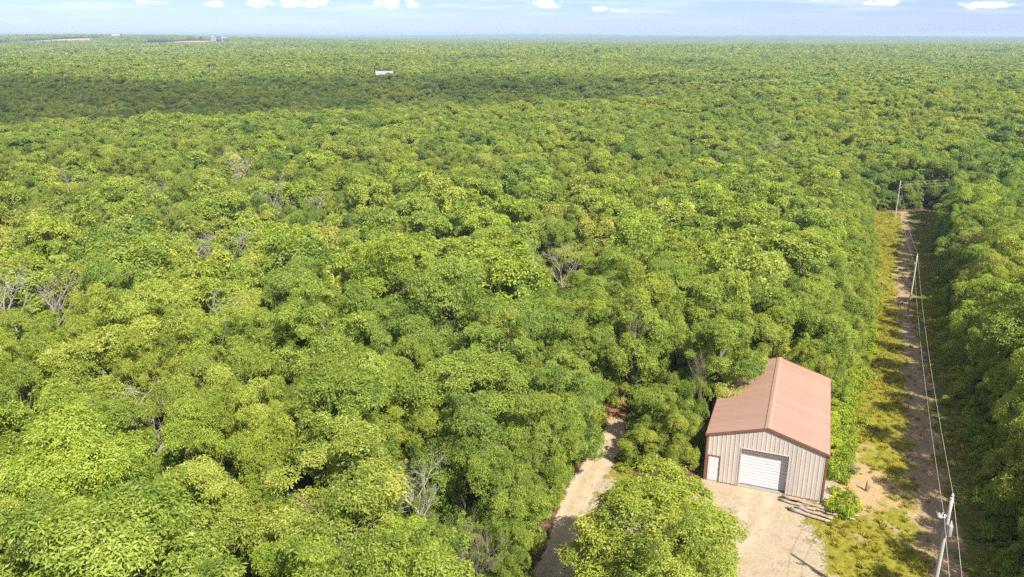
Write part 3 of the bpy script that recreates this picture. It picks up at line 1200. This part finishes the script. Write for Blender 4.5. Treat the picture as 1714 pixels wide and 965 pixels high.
def instancer(name, P, idx, rot, scl, coll, label, cat=None):
    """one object that scatters the meshes of coll on the points P"""
    me = bpy.data.meshes.new(name)
    me.vertices.add(len(P))
    me.vertices.foreach_set('co', np.asarray(P, np.float32).ravel())
    a = me.attributes.new('pick', 'INT', 'POINT')
    a.data.foreach_set('value', np.asarray(idx, np.int32))
    a = me.attributes.new('turn', 'FLOAT_VECTOR', 'POINT')
    a.data.foreach_set('vector', np.asarray(rot, np.float32).ravel())
    a = me.attributes.new('size', 'FLOAT_VECTOR', 'POINT')
    a.data.foreach_set('vector', np.asarray(scl, np.float32).ravel())
    me.update()
    o = link(name, me)
    g = bpy.data.node_groups.new(name + '_scatter', 'GeometryNodeTree')
    g.interface.new_socket('Geometry', in_out='INPUT', socket_type='NodeSocketGeometry')
    g.interface.new_socket('Geometry', in_out='OUTPUT', socket_type='NodeSocketGeometry')
    N, L = g.nodes, g.links
    gi, go = N.new('NodeGroupInput'), N.new('NodeGroupOutput')
    ci = N.new('GeometryNodeCollectionInfo')
    ci.inputs['Collection'].default_value = coll
    ci.inputs['Separate Children'].default_value = True
    ci.inputs['Reset Children'].default_value = True
    ip = N.new('GeometryNodeInstanceOnPoints')

    def named(nm, ty):
        n = N.new('GeometryNodeInputNamedAttribute')
        n.data_type = ty
        n.inputs['Name'].default_value = nm
        return n.outputs['Attribute']
    L.new(gi.outputs[0], ip.inputs['Points'])
    L.new(ci.outputs[0], ip.inputs['Instance'])
    ip.inputs['Pick Instance'].default_value = True
    L.new(named('pick', 'INT'), ip.inputs['Instance Index'])
    e2r = N.new('FunctionNodeEulerToRotation')
    L.new(named('turn', 'FLOAT_VECTOR'), e2r.inputs[0])
    L.new(e2r.outputs[0], ip.inputs['Rotation'])
    L.new(named('size', 'FLOAT_VECTOR'), ip.inputs['Scale'])
    L.new(ip.outputs[0], go.inputs[0])
    md = o.modifiers.new('scatter', 'NODES')
    md.node_group = g
    return tag(o, label, cat, kind='stuff')


# ------------------------------------------------------------------ vegetation: where the trees stand
EYE = np.array([0, 0, CAM_H])
UPV = np.array([0, math.sin(PITCH), math.cos(PITCH)])
FWD = np.array([0, math.cos(PITCH), -math.sin(PITCH)])


def view(p):
    """share across and down the picture, and the depth: only used to decide which trees show largest and to word labels"""
    q = np.asarray(p, float) - EYE
    d = q @ FWD
    return (.5 + FPX / PW * q[..., 0] / d, .5 - FPX / PH * (q @ UPV) / d, d)


# spots that stay open to the sky and to the drone: the cutting, the yard, the track, the barn
KEEP = []
for y in np.arange(33, 190, 2.5):
    xl, xr = np.interp(y, CL[:, 1], CL[:, 0]), np.interp(y, CR[:, 1], CR[:, 0])
    for t in np.linspace(.03, .98, 9):
        KEEP.append((xl + (xr - xl) * t, y, gz(xl + (xr - xl) * t, y) + .2))
for p in TR:
    if 36 < p[1] < 66:
        for o in (-.5, 0, .5):
            if o < .5 or p[1] < 60:
                KEEP.append((p[0] + o, p[1], gz(*p)))
for u in np.linspace(-1.0, 9, 9):
    for v in np.linspace(-6, 0, 6):
        p = BARN_O + BU * u + BV * v
        KEEP.append((p[0], p[1], 0))
for u in (0.1, 2, 4.1, 6, 8.3):
    p = BARN_O + BU * u
    KEEP += [(p[0], p[1], 1.5), (p[0], p[1], roof_z(u))]
    for v in np.linspace(0, 13.5, 7):
        if u > 3.5 or v < 8.5:
            p = BARN_O + BU * u + BV * v
            KEEP.append((p[0], p[1], roof_z(u)))
KEEP = np.array(KEEP)

DEADS = [  # x, y, variant, scale, label
    (-43.5, 107.3, 4, 1.15, 'wide pale grey leafless tree left of centre, largest bare crown in the wood'),
    (-39.5, 109.5, 1, 1.0, 'bare grey tree just right of the widest leafless crown'),
    (-59, 167.7, 0, 1.25, 'bare grey tree behind the others, upper left part of the near wood'),
    (-62.8, 142.7, 2, 1.15, 'bare grey tree with upright limbs, left, above the widest leafless crown'),
    (-40.9, 137.4, 3, 1.2, 'bare grey tree with dense twigs, above and right of the widest leafless crown'),
    (-46.9, 70.9, 1, 1.0, 'bare pale tree at the left edge of the photo, halfway down'),
    (-44.4, 71.5, 0, .85, 'small bare grey tree just right of the bare tree at the left edge'),
    (-24.1, 47.6, 4, .95, 'bare tree with long leaning limbs over a dark gap, lower left'),
    (3.4, 99.5, 2, 1.0, 'dead tree with a few thick white limbs near the centre of the photo'),
    (7.2, 100.5, 3, .9, 'dead white-limbed tree just right of the one near the centre'),
    (-2.8, 36.0, 10, .66, 'bare brown twiggy tree left of the dirt track, low in the photo'),
    (-4.9, 38.9, 0, .66, 'thin bare grey tree behind the brown twiggy one left of the track'),
    (15.0, 57.4, 11, .52, 'small bare brown tree leaning against the left side of the barn'),
    (9.9, 63.5, 10, .9, 'bare brown tree beside the upper end of the visible dirt track'),
    (-87.4, 151.1, 3, 1.1, 'bare pale tree near the left edge, a third of the way down'),
    (-27.7, 69.7, 2, .9, 'bare grey tree in a dark gap, left, about halfway down'),
    (-33.9, 137.4, 0, .95, 'lone thin bare tree standing right of the cluster of bare trees'),
    (18.1, 272, 4, 1.2, 'pale bare tree right of centre near the far crest'),
    (76.4, 226, 3, 1.3, 'bare pink-grey tree beyond the wood right of centre'),
    (144, 243, 4, 1.2, 'bare tree behind the right-hand wood, upper right'),
    (-200, 377, 0, 1.3, 'pale bare tree in the dark valley, upper left'),
    (-208, 355, 3, 1.3, 'leftmost pale bare tree in the dark valley'),
    (98, 212, 4, 1.0, 'bare grey crown behind the farthest utility pole')]

# trees that are placed one by one: x, y, crown radius, height, kind, colour, label
YEL, LIM, MIDG, DEEP = (1.12, 1.05, .85), (1.0, 1.02, .9), (.93, .97, .9), (.80, .88, .9)
NAMED = [
    (7.6, 35.5, 4.6, 8.9, 'hi', YEL, 'yellow-green oak standing alone in the yard in front of the barn'),
    (11.4, 54.0, 2.3, 5.8, 'edge', LIM, 'low round green tree between the dirt track and the barn'),
    (10.4, 61.3, 3.2, 10.2, 'edge', LIM, 'tall oak left of the barn, rising over the low round tree'),
    (16.9, 59.2, 3.4, 9.0, 'hi', LIM, 'oak whose branches hang over the left slope of the barn roof'),
    (12.2, 68.5, 3.6, 11.8, 'hi', YEL, 'broad light green oak behind the left side of the barn'),
    (18.4, 67.5, 3.4, 11.0, 'hi', LIM, 'oak standing right behind the ridge end of the barn'),
    (25.5, 69.0, 3.3, 10.0, 'edge', MIDG, 'mid-green oak behind the right back corner of the barn'),
    (30.2, 73.5, 3.4, 10.2, 'edge', LIM, 'leafy oak at the rim of the cutting, right behind the barn'),
    (10.0, 51.7, 1.7, 3.9, 'edge', YEL, 'lowest leafy sapling between the yard oak and the dirt track')]


class Field:
    def __init__(self):
        self.g = {}
        self.P = []

    def ok(self, x, y, r, k):
        cx, cy = int(x // 9), int(y // 9)
        for i in (-1, 0, 1):
            for j in (-1, 0, 1):
                for q in self.g.get((cx + i, cy + j), ()):
                    if (q[0] - x) ** 2 + (q[1] - y) ** 2 < (k * (r + q[2])) ** 2:
                        return False
        return True

    def add(self, x, y, r):
        self.g.setdefault((int(x // 9), int(y // 9)), []).append((x, y, r))


def blocks(x, y, r, h, z0f):
    """does this crown hide one of the open spots from the drone?"""
    z = gz(x, y)
    lo, hi = z + h * z0f, z + h
    c = np.array([x, y, (lo + hi) / 2])
    e = np.array([r * .92, r * .92, (hi - lo) / 2 * .92])
    o = (EYE - c) / e
    d = (KEEP - EYE) / e
    A = (d * d).sum(1)
    B = (d @ o)
    Cc = (o * o).sum() - 1
    disc = B * B - A * Cc
    m = disc > 0
    if not m.any():
        return False
    t = (-B[m] - np.sqrt(disc[m])) / A[m]
    return bool(((t > 0) & (t < .995)).any())


fld = Field()
TREES = []        # x, y, r, h, kind, colour or None, label or None
for t in NAMED:
    TREES.append(list(t))
    fld.add(t[0], t[1], t[2] * .9)
for x, y, v, s, lb in DEADS:
    fld.add(x, y, 2.3 * s)
# tall trees right of the yard, just outside the picture, that shade the near end of the cutting
for t in [(27.8, 29.5, 3.0, 11.5), (31.5, 33.5, 3.2, 11.5), (30.5, 25.5, 3.4, 12.5), (34.5, 38.0, 3.0, 11), (25.0, 24.0, 3.0, 11.5)]:
    TREES.append([t[0], t[1], t[2], t[3], 'edge', None, None])
    fld.add(t[0], t[1], t[2] * .9)
# dead crowns stay in view
KEEP = np.concatenate([KEEP, [(x, y, gz(x, y) + 8.0 * s) for x, y, v, s, lb in DEADS if lb.find('leaning against') < 0], [(x, y, gz(x, y) + 6.0 * s) for x, y, v, s, lb in DEADS[:10]]])


def allowed(x, y, r):
    if corridor_sd(x, y) > -r * (.85 if x < np.interp(y, CS[:, 1], CS[:, 0]) else .82):
        return False
    if yard_sd(x, y) > -r * .5:
        return False
    if track_dist(np.array([x]), np.array([y]))[0] < 1.0 + r * .34:
        return False
    u, v = barn_local(x, y)
    if -r * .75 < u < BARN_W + r * .75 and -1.5 < v < BARN_L + r * .75:
        return False
    return True


rr = random.Random(5)


def throw(n, rlo, rhi, k, kinds):
    for _ in range(n):
        y = rr.uniform(-22, 205)
        half = .72 * max(y, 12) + 24
        x = rr.uniform(-half, half)
        r = rr.uniform(rlo, rhi)
        if not fld.ok(x, y, r, k) or not allowed(x, y, r):
            continue
        sd = max(corridor_sd(x, y), yard_sd(x, y), 2.5 - track_dist(np.array([x]), np.array([y]))[0])
        rim = sd > -r - 2.2
        if kinds == 'main':
            h = min(13.6, 6.4 + r * 1.15 + rr.uniform(-1.4, 1.7))
            kind = 'edge' if rim else 'hi'
            z0 = .08 if rim else .36
            if x > np.interp(y, CR[:, 1], CR[:, 0]) and corridor_sd(x, y) > -16:
                h *= 1.12
        else:
            h = rr.uniform(4.5, 7.5) if not rim else rr.uniform(2.6, 6)
            kind = 'edge'
            z0 = .08
        if blocks(x, y, r, h, z0):
            continue
        fld.add(x, y, r)
        TREES.append([x, y, r, h, kind if kinds == 'main' else 'low', None, None])


throw(900, 4.2, 5.2, .80, 'main')
throw(15000, 2.7, 4.4, .74, 'main')
throw(16000, 2.2, 3.2, .68, 'main')
throw(14000, 1.1, 1.9, .50, 'low')

for t in TREES:
    t.append(gz(t[0], t[1]))
arr = np.array([(t[0], t[1], t[7] + t[3] * .68, t[2]) for t in TREES])
U_, V_, D_ = view(arr[:, :3])
size = arr[:, 3] / np.maximum(D_, 1)
inview = (D_ > 5) & (U_ > -.02) & (U_ < 1.02) & (V_ > .0) & (V_ < 1.03)
main = np.array([t[4] != 'low' for t in TREES])
order = [i for i in np.argsort(-size) if inview[i] and main[i]]
named_i = list(range(len(NAMED)))
singles = named_i + [i for i in order if i not in named_i][:300 - len(NAMED) - 2]
single_set = set(singles)

TINTS = [(YEL, 'yellow-green'), ((1.18, 1.10, 1.2), 'pale yellow-green'), (LIM, 'fresh green'), ((1.08, 1.10, .85), 'bright green'), (MIDG, 'mid-green'), ((.84, .94, 1.05), 'cool green'), (DEEP, 'deep green'), ((1.12, .98, 1.0), 'olive-yellow')]
WEI = [.22, .12, .2, .16, .14, .06, .06, .04]
used = {}


def spell(n):
    one = 'zero one two three four five six seven eight nine ten eleven twelve thirteen fourteen fifteen sixteen seventeen eighteen nineteen'.split()
    ten = 'twenty thirty forty fifty sixty seventy eighty ninety'.split()
    return one[n] if n < 20 else ten[n // 10 - 2] + ('-' + one[n % 10] if n % 10 else '')


def stand(x, y):
    return math.sin(x / 17 + 1) * math.cos(y / 23 + .5) + .6 * math.sin((x + y) / 9.3)


for i in singles:
    x, y, r, h, kind, colr, label, z = TREES[i]
    if colr is None:
        w = [a * (1 + .8 * (stand(x, y) if j in (0, 1, 3, 7) else -stand(x, y)) * .6) for j, a in enumerate(WEI)]
        j = rr.choices(range(8), [max(a, .01) for a in w])[0]
        colr, word = TINTS[j]
        kk = rr.uniform(.92, 1.08)
        colr = tuple(c * kk for c in colr)
        sz = 'large' if r > 3.7 else ('small' if r < 2.95 else 'medium')
        a, b = int(round(U_[i] * 100)), int(round(V_[i] * 100))
        a, b = min(max(a, 1), 99), min(max(b, 1), 99)
        while (a, b) in used:
            a, b = (a + 1, b) if a < 98 else (a - 7, b + 1)
        used[(a, b)] = 1
        label = '%s %s oak, crown %s percent across and %s percent down the photo' % (sz, word, spell(a), spell(b))
        grp = 'oaks along the cutting and the track' if kind == 'edge' else 'oaks of the wood'
    else:
        grp = 'oaks around the barn'
    near = D_[i] < 78
    if kind == 'edge':
        me, tk = EDGE[rr.randrange(4)]
    elif near:
        me, tk = HI[rr.randrange(7)]
    else:
        me, tk = MID[rr.randrange(8)]
    if i == 0:
        me, C = crown_mesh('crown', M_leaf, 1234, n_ros=13000, n_leaf=5, L=.185, wide=.30, n_blob=56, z0=2.4, bs=1.1, wild=.4)
        tk = trunk_mesh(99, C, 2.6, 11)
    elif i < len(NAMED):                              # the single trees by the barn keep their shape
        me, tk = (EDGE[i % 4] if kind == 'edge' else HI[i % 7])
    root = empty('oak_tree', (x, y, z), rr.uniform(0, 6.28))
    root.scale = (r / 3.5, r / 3.5 * rr.uniform(.92, 1.08), h / 11.0)
    root.rotation_euler = (rr.uniform(-.05, .05), rr.uniform(-.05, .05), 1.3 * i if i < len(NAMED) else rr.uniform(0, 6.28))
    tag(root, label, 'tree', grp)
    link('trunk', tk, root)
    c = link('crown', me, root)
    c.color = colr + (1,)

for x, y, v, s, lb in DEADS:
    brown = v >= 10
    me = DEADB[v - 10] if brown else DEAD[v]
    root = empty('dead_tree', (x, y, gz(x, y)), rr.uniform(0, 6.28))
    root.scale = (s, s, s * 1.2)
    tag(root, lb, 'dead tree', 'bare trees in the wood')
    link('dead_branches', me, root)

# the rest of the near wood
rest = [i for i in range(len(TREES)) if i not in single_set]
c_near = proto_collection('near_wood', NEARP)
P, I, Rr, Sc = [], [], [], []
for i in rest:
    x, y, r, h, kind, _, _, z = TREES[i]
    P.append((x, y, z))
    I.append(rr.randrange(4, 6) if kind in ('low', 'edge') else rr.randrange(4))
    Rr.append((rr.uniform(-.06, .06), rr.uniform(-.06, .06), rr.uniform(0, 6.28)))
    Sc.append((r / 3.5, r / 3.5, h / 11))
instancer('wood', P, I, Rr, Sc, c_near, 'dense green broadleaf wood between and behind the single oaks')


def scatter_ring(spacing, ylo, yhi, extra=0.0):
    ys = np.arange(ylo, yhi, spacing * .87)
    pts = []
    for k, y in enumerate(ys):
        half = .70 * y + 30 + extra
        xs = np.arange(-half, half, spacing) + (k % 2) * spacing / 2
        pts.append(np.c_[xs, np.full(len(xs), y)])
    P = np.concatenate(pts)
    P += rng.uniform(-.42, .42, P.shape) * spacing
    return P


def clear_of(P, pad):
    m = np.ones(len(P), bool)
    for cx, cy, rx, ry, _ in FIELDS:
        m &= ((P[:, 0] - cx) / (rx + pad)) ** 2 + ((P[:, 1] - cy) / (ry + pad)) ** 2 > 1
    for hx, hy, hr in HOUSES:
        # the house, and the open lawn on its near side
        m &= ~((np.hypot(P[:, 0] - hx, P[:, 1] - hy) < hr * .55 + pad * .4) | ((np.abs(P[:, 0] - hx * P[:, 1] / hy) < hr * .55 + pad * .3) & (P[:, 1] < hy) & (P[:, 1] > hy - hr * 5.5 - pad)))
    for x, y, v, s, lb in DEADS:
        m &= np.hypot(P[:, 0] - x, P[:, 1] - y) > 3.2
    return m


P = scatter_ring(5.3, 203, 430)
P = P[clear_of(P, 4)]
n = len(P)
s = rng.uniform(.85, 1.35, n) * np.where(rng.uniform(size=n) < .14, 1.35, 1)
pts = np.c_[P, ground_z(P[:, 0], P[:, 1])]
rot = np.c_[rng.uniform(-.06, .06, (n, 2)), rng.uniform(0, 6.28, n)]
dead = rng.uniform(size=n) < .018
c_mid = proto_collection('middle_wood', MIDP + DEAD[:4])
idx = np.where(dead, rng.integers(8, 12, n), rng.integers(0, 8, n))
instancer('middle_wood', pts, idx, rot, np.c_[s, s, rng.uniform(.86, 1.12, n) * np.where(s > 1.35, 1.13, 1)], c_mid, 'green broadleaf wood running over the crest and the valley behind it')

P = scatter_ring(5.8, 428, 1000)
P = P[clear_of(P, 5)]
n = len(P)
s = rng.uniform(.9, 1.5, n) * np.where(rng.uniform(size=n) < .14, 1.35, 1)
pts = np.c_[P, ground_z(P[:, 0], P[:, 1])]
rot = np.c_[rng.uniform(-.06, .06, (n, 2)), rng.uniform(0, 6.28, n)]
dead = rng.uniform(size=n) < .02
c_far = proto_collection('far_wood', FARP + DEAD[:4])
idx = np.where(dead, rng.integers(8, 12, n), rng.integers(0, 8, n))
instancer('far_wood', pts, idx, rot, np.c_[s, s, rng.uniform(.86, 1.14, n) * np.where(s > 1.5, 1.13, 1)], c_far, 'far green wood stretching towards the horizon')

P = scatter_ring(66, 1010, 12500, 400)
P = P[clear_of(P, 42)]
n = len(P)
far = np.hypot(P[:, 0], P[:, 1])
s = rng.uniform(.95, 1.2, n)
pts = np.c_[P, ground_z(P[:, 0], P[:, 1]) - .6]
rot = np.c_[np.zeros((n, 2)), rng.uniform(0, 6.28, n)]
c_patch = proto_collection('distant_wood', PATCHP)
instancer('distant_wood', pts, rng.integers(0, 4, n), rot, np.c_[s, s, rng.uniform(.85, 1.2, n)], c_patch, 'hazy green wood covering the land up to the horizon')

# ------------------------------------------------------------------ grass, weeds, shrubs
def tuft_mesh(seed, blades, hgt, spread):
    r = np.random.default_rng(seed)
    a = r.uniform(0, 6.28, blades)
    b = np.c_[np.cos(a), np.sin(a)] * (r.uniform(0, spread, blades))[:, None]
    lean = r.normal(0, .35, (blades, 2))
    hh = hgt * r.uniform(.5, 1.2, blades)
    w = .018 + .012 * r.uniform(size=blades)
    side = np.c_[-np.sin(a), np.cos(a)]
    base = np.c_[b, np.zeros(blades)]
    sd = np.c_[side, np.zeros(blades)] * w[:, None]
    mid = base + np.c_[lean * .4 * hh[:, None], hh * .6]
    tip = base + np.c_[lean * 1.1 * hh[:, None], hh * .95]
    V = np.stack([base - sd, base + sd, mid + sd * .8, tip], 1)
    V2 = np.stack([base - sd, mid + sd * .8, tip, mid - sd * .8], 1)
    V = np.concatenate([V.reshape(-1, 3), V2.reshape(-1, 3)])
    F = np.arange(len(V)).reshape(-1, 4)
    return mesh_np('grass_tuft', V, F, M_grass, {'tint': ('FACE', np.tile(np.clip(.5 + r.normal(0, .2, blades), 0, 1), 2))})


M_grass = leaf_material('grass_blade', 'random', (.13, .14, .014), (.23, .21, .022), (.36, .28, .07))
TUFTS = [tuft_mesh(k, 26, [.28, .4, .34, .5][k], [.2, .25, .3, .22][k]) for k in range(4)]
WEEDS = []
for k in range(4):
    me, C = crown_mesh('weed', M_weed, 900 + k, R=.55, z0=.0, z1=.85, n_blob=9, n_ros=150, n_leaf=4, L=.16, sub=5, bs=1.5)
    WEEDS.append(me)

n = 15000
yy = 33 + 158 * rng.uniform(size=n) ** 1.7
xl, xr = np.interp(yy, CL[:, 1], CL[:, 0]), np.interp(yy, CR[:, 1], CR[:, 0])
xx = xl - 1.0 + (xr - xl + 2.0) * rng.uniform(size=n)
xs_ = np.interp(yy, CS[:, 1], CS[:, 0])
bare = np.clip(1.2 - np.abs(xx - xs_ - .5) / 2.6, 0, 1) * .9
tan = np.exp(-(((xx - 25.0) / 4.2) ** 2 + ((yy - 50.0) / 6.0) ** 2))
clump = .5 + .5 * np.sin(xx * 1.1 + 1.7 * np.sin(yy * .8)) * np.cos(yy * .9 + np.sin(xx * .7))
u, v = barn_local(xx, yy)
inb = (u > -.3) & (u < BARN_W + .9) & (v > -.6) & (v < BARN_L + .3)
keepm = (rng.uniform(size=n) > np.maximum(bare, tan * .85)) & (rng.uniform(size=n) < .15 + .85 * clump) & ~inb & (yard_sd(xx, yy) < 1.2 * rng.uniform(size=n))
xx, yy = xx[keepm], yy[keepm]
n = len(xx)
sc = rng.uniform(.35, .85, n) * np.where(yy > 80, 1.3, 1)
instancer('grass', np.c_[xx, yy, ground_z(xx, yy)], rng.integers(0, 4, n), np.c_[rng.uniform(-.15, .15, (n, 2)), rng.uniform(0, 6.28, n)],
          np.c_[sc, sc, sc * rng.uniform(.6, 1.2, n)], proto_collection('grass_tufts', TUFTS), 'yellow-green grass growing in the power-line cutting')

# weeds along the rims, beside the barn and along the track
W_ = []
for _ in range(2400):
    m = rr.random()
    if m < .42:
        y = 36 + 150 * rr.random() ** 1.5
        e = CL if rr.random() < .5 else CR
        x = float(np.interp(y, e[:, 1], e[:, 0])) + (-1 if e is CL else 1) * (rr.gauss(.6, .7))
        if e is CL and y < 52:
            continue
    elif m < .48:
        q = BARN_O + BU * (BARN_W + .55 + abs(rr.gauss(.5, .55))) + BV * rr.uniform(3.5, 14)
        x, y = q
        if 2.2 < barn_local(x, y)[1] < 5.0 and rr.random() < .5:
            continue
    elif m < .4835:
        q = BARN_O + BU * (BARN_W + rr.gauss(1.5, .45)) + BV * rr.gauss(-.3, .9)
        x, y = q
    elif m < .86:
        i = rr.randrange(len(TR) - 1)
        a = TR[i]
        d = TR[i + 1] - a
        d = d / np.linalg.norm(d)
        s = rr.choice((-1, 1)) * (1.55 + abs(rr.gauss(0, .7)))
        x, y = a[0] - d[1] * s, a[1] + d[0] * s
    else:
        x, y = rr.uniform(-20, 40), rr.uniform(40, 90)
        if corridor_sd(x, y) > 0 or yard_sd(x, y) > -.5:
            continue
    u, v = barn_local(x, y)
    if -.4 < u < BARN_W + .55 and -.4 < v < BARN_L + .3:
        continue
    if yard_sd(x, y) > .2 or (x > 1 and track_dist(np.array([x]), np.array([y]))[0] < 1.4):
        continue
    W_.append((x, y, gz(x, y)))
n = len(W_)
sc = rng.uniform(.5, 1.35, n)
instancer('weeds', W_, rng.integers(0, 4, n), np.c_[np.zeros((n, 2)), rng.uniform(0, 6.28, n)], np.c_[sc, sc, sc * rng.uniform(.5, 1.1, n)],
          proto_collection('weed_clumps', WEEDS), 'green weeds along the edges of the clearing and the barn')

SHRUB = []
for k in range(3):
    me, C = crown_mesh('foliage', M_leaf, 950 + k, R=1.2, z0=.1, z1=2.0, n_blob=12, n_ros=900, n_leaf=5, L=.16, sub=6, bs=1.5)
    SHRUB.append((me, C))
SHRUBS = [(24.3, 53.2, 1.0, 'bright green shrub growing against the right wall of the barn'),
          (25.6, 57.0, 1.1, 'taller green shrub near the right back corner of the barn'),
          (23.1, 47.7, .36, 'low lime-green bush beside the barn corner and the logs'),
          (24.0, 46.9, .28, 'smallest lime-green bush at the right end of the log pile')]
for k, (x, y, s, lb) in enumerate(SHRUBS):
    r = empty('shrub', (x, y, gz(x, y)), rr.uniform(0, 6))
    r.scale = (s, s, s * (.8 if s > .6 else .34))
    tag(r, lb, 'shrub', 'shrubs beside the barn')
    c = link('foliage', SHRUB[k % 3][0], r)
    c.color = (1.5, 1.4, .8, 1) if s > .6 else (1.9, 1.7, .8, 1)
    m = MB()
    for q in SHRUB[k % 3][1][::3]:
        m.tube([(0, 0, -.1), tuple(np.array(q) * (.5, .5, .5)), tuple(q)], [.03, .022, .01], 5, False)
    m.build('stems', M_bark, r)
bp = dead_mesh(77, M_dead_brown, 1.6, 2.6, 1.3)
o = link('brush_pile', bp)
o.location = (24.6, 51.0, -.1)
o.scale = (.75, .75, .42)
tag(o, 'low heap of brown dead twigs on the ground right of the barn', 'brush pile')

# ------------------------------------------------------------------ a cumulus overhead, behind the drone, whose shadow lies on the valley
def make_cloud():
    import bmesh
    t = NT('cloud_white')
    d = t.N.new('ShaderNodeBsdfDiffuse')
    d.inputs['Color'].default_value = (.9, .9, .9, 1)
    tp = t.N.new('ShaderNodeBsdfTransparent')
    mx = t.N.new('ShaderNodeMixShader')
    n = t.noise(.0055, 5, .6)
    ln = t.N.new('ShaderNodeVectorMath')
    ln.operation = 'LENGTH'
    t.L.new(t.stretch(t.obj(), (1 / 450, 1 / 235, 0)), ln.inputs[0])
    rim = t.math('SUBTRACT', 1.0, ln.outputs['Value'])                 # thins out towards its rim
    f = t.math('ADD', t.math('MULTIPLY', rim, 1.3), t.math('MULTIPLY', t.math('SUBTRACT', n, .5), 3.4))
    t.L.new(t.math('MULTIPLY', t.step(f, .0, .9), .46), mx.inputs[0])
    t.L.new(tp.outputs[0], mx.inputs[1])
    t.L.new(d.outputs[0], mx.inputs[2])
    t.L.new(mx.outputs[0], t.out.inputs['Surface'])
    bm = bmesh.new()
    q = bmesh.ops.create_icosphere(bm, subdivisions=6, radius=1)
    for vv in q['verts']:
        p = vv.co.copy()
        w = 1 + .10 * math.sin(p.x * 7 + 1) * math.sin(p.y * 6 + 2) + .06 * math.sin(p.x * 17 + p.y * 9) + .05 * math.sin(p.y * 23 - p.x * 8)
        top = 75 * (1 + .35 * math.sin(p.x * 11) * math.sin(p.y * 9 + 1))
        vv.co = Vector((p.x * 450 * w, p.y * 235 * w, p.z * (top if p.z > 0 else 12)))
    me = bpy.data.meshes.new('cloud')
    bm.to_mesh(me)
    bm.free()
    me.materials.append(t.m)
    me.polygons.foreach_set('use_smooth', np.ones(len(me.polygons), bool))
    return me


CH = 700.0
tgt = Vector((-260, 400, 0))
cl = link('cloud', make_cloud())
cl.location = tgt + SUN_DIR * (CH / SUN_DIR.z)
cl.rotation_euler = (0, 0, .15)
tag(cl, 'white cumulus cloud overhead, seen only by its shadow on the valley', kind='structure')

# ------------------------------------------------------------------ haze
hz = MB()
hz.box(-13900, -13900, -70, 13900, 13900, 44)
t = NT('haze')
pv = t.N.new('ShaderNodeVolumePrincipled')
pv.inputs['Color'].default_value = (.50, .64, .90, 1)
pv.inputs['Density'].default_value = 0.00015
pv.inputs['Anisotropy'].default_value = 0.0
t.L.new(pv.outputs[0], t.out.inputs['Volume'])
ho = hz.build('haze', t.m)
tag(ho, 'thin pale summer haze over the land', kind='stuff')
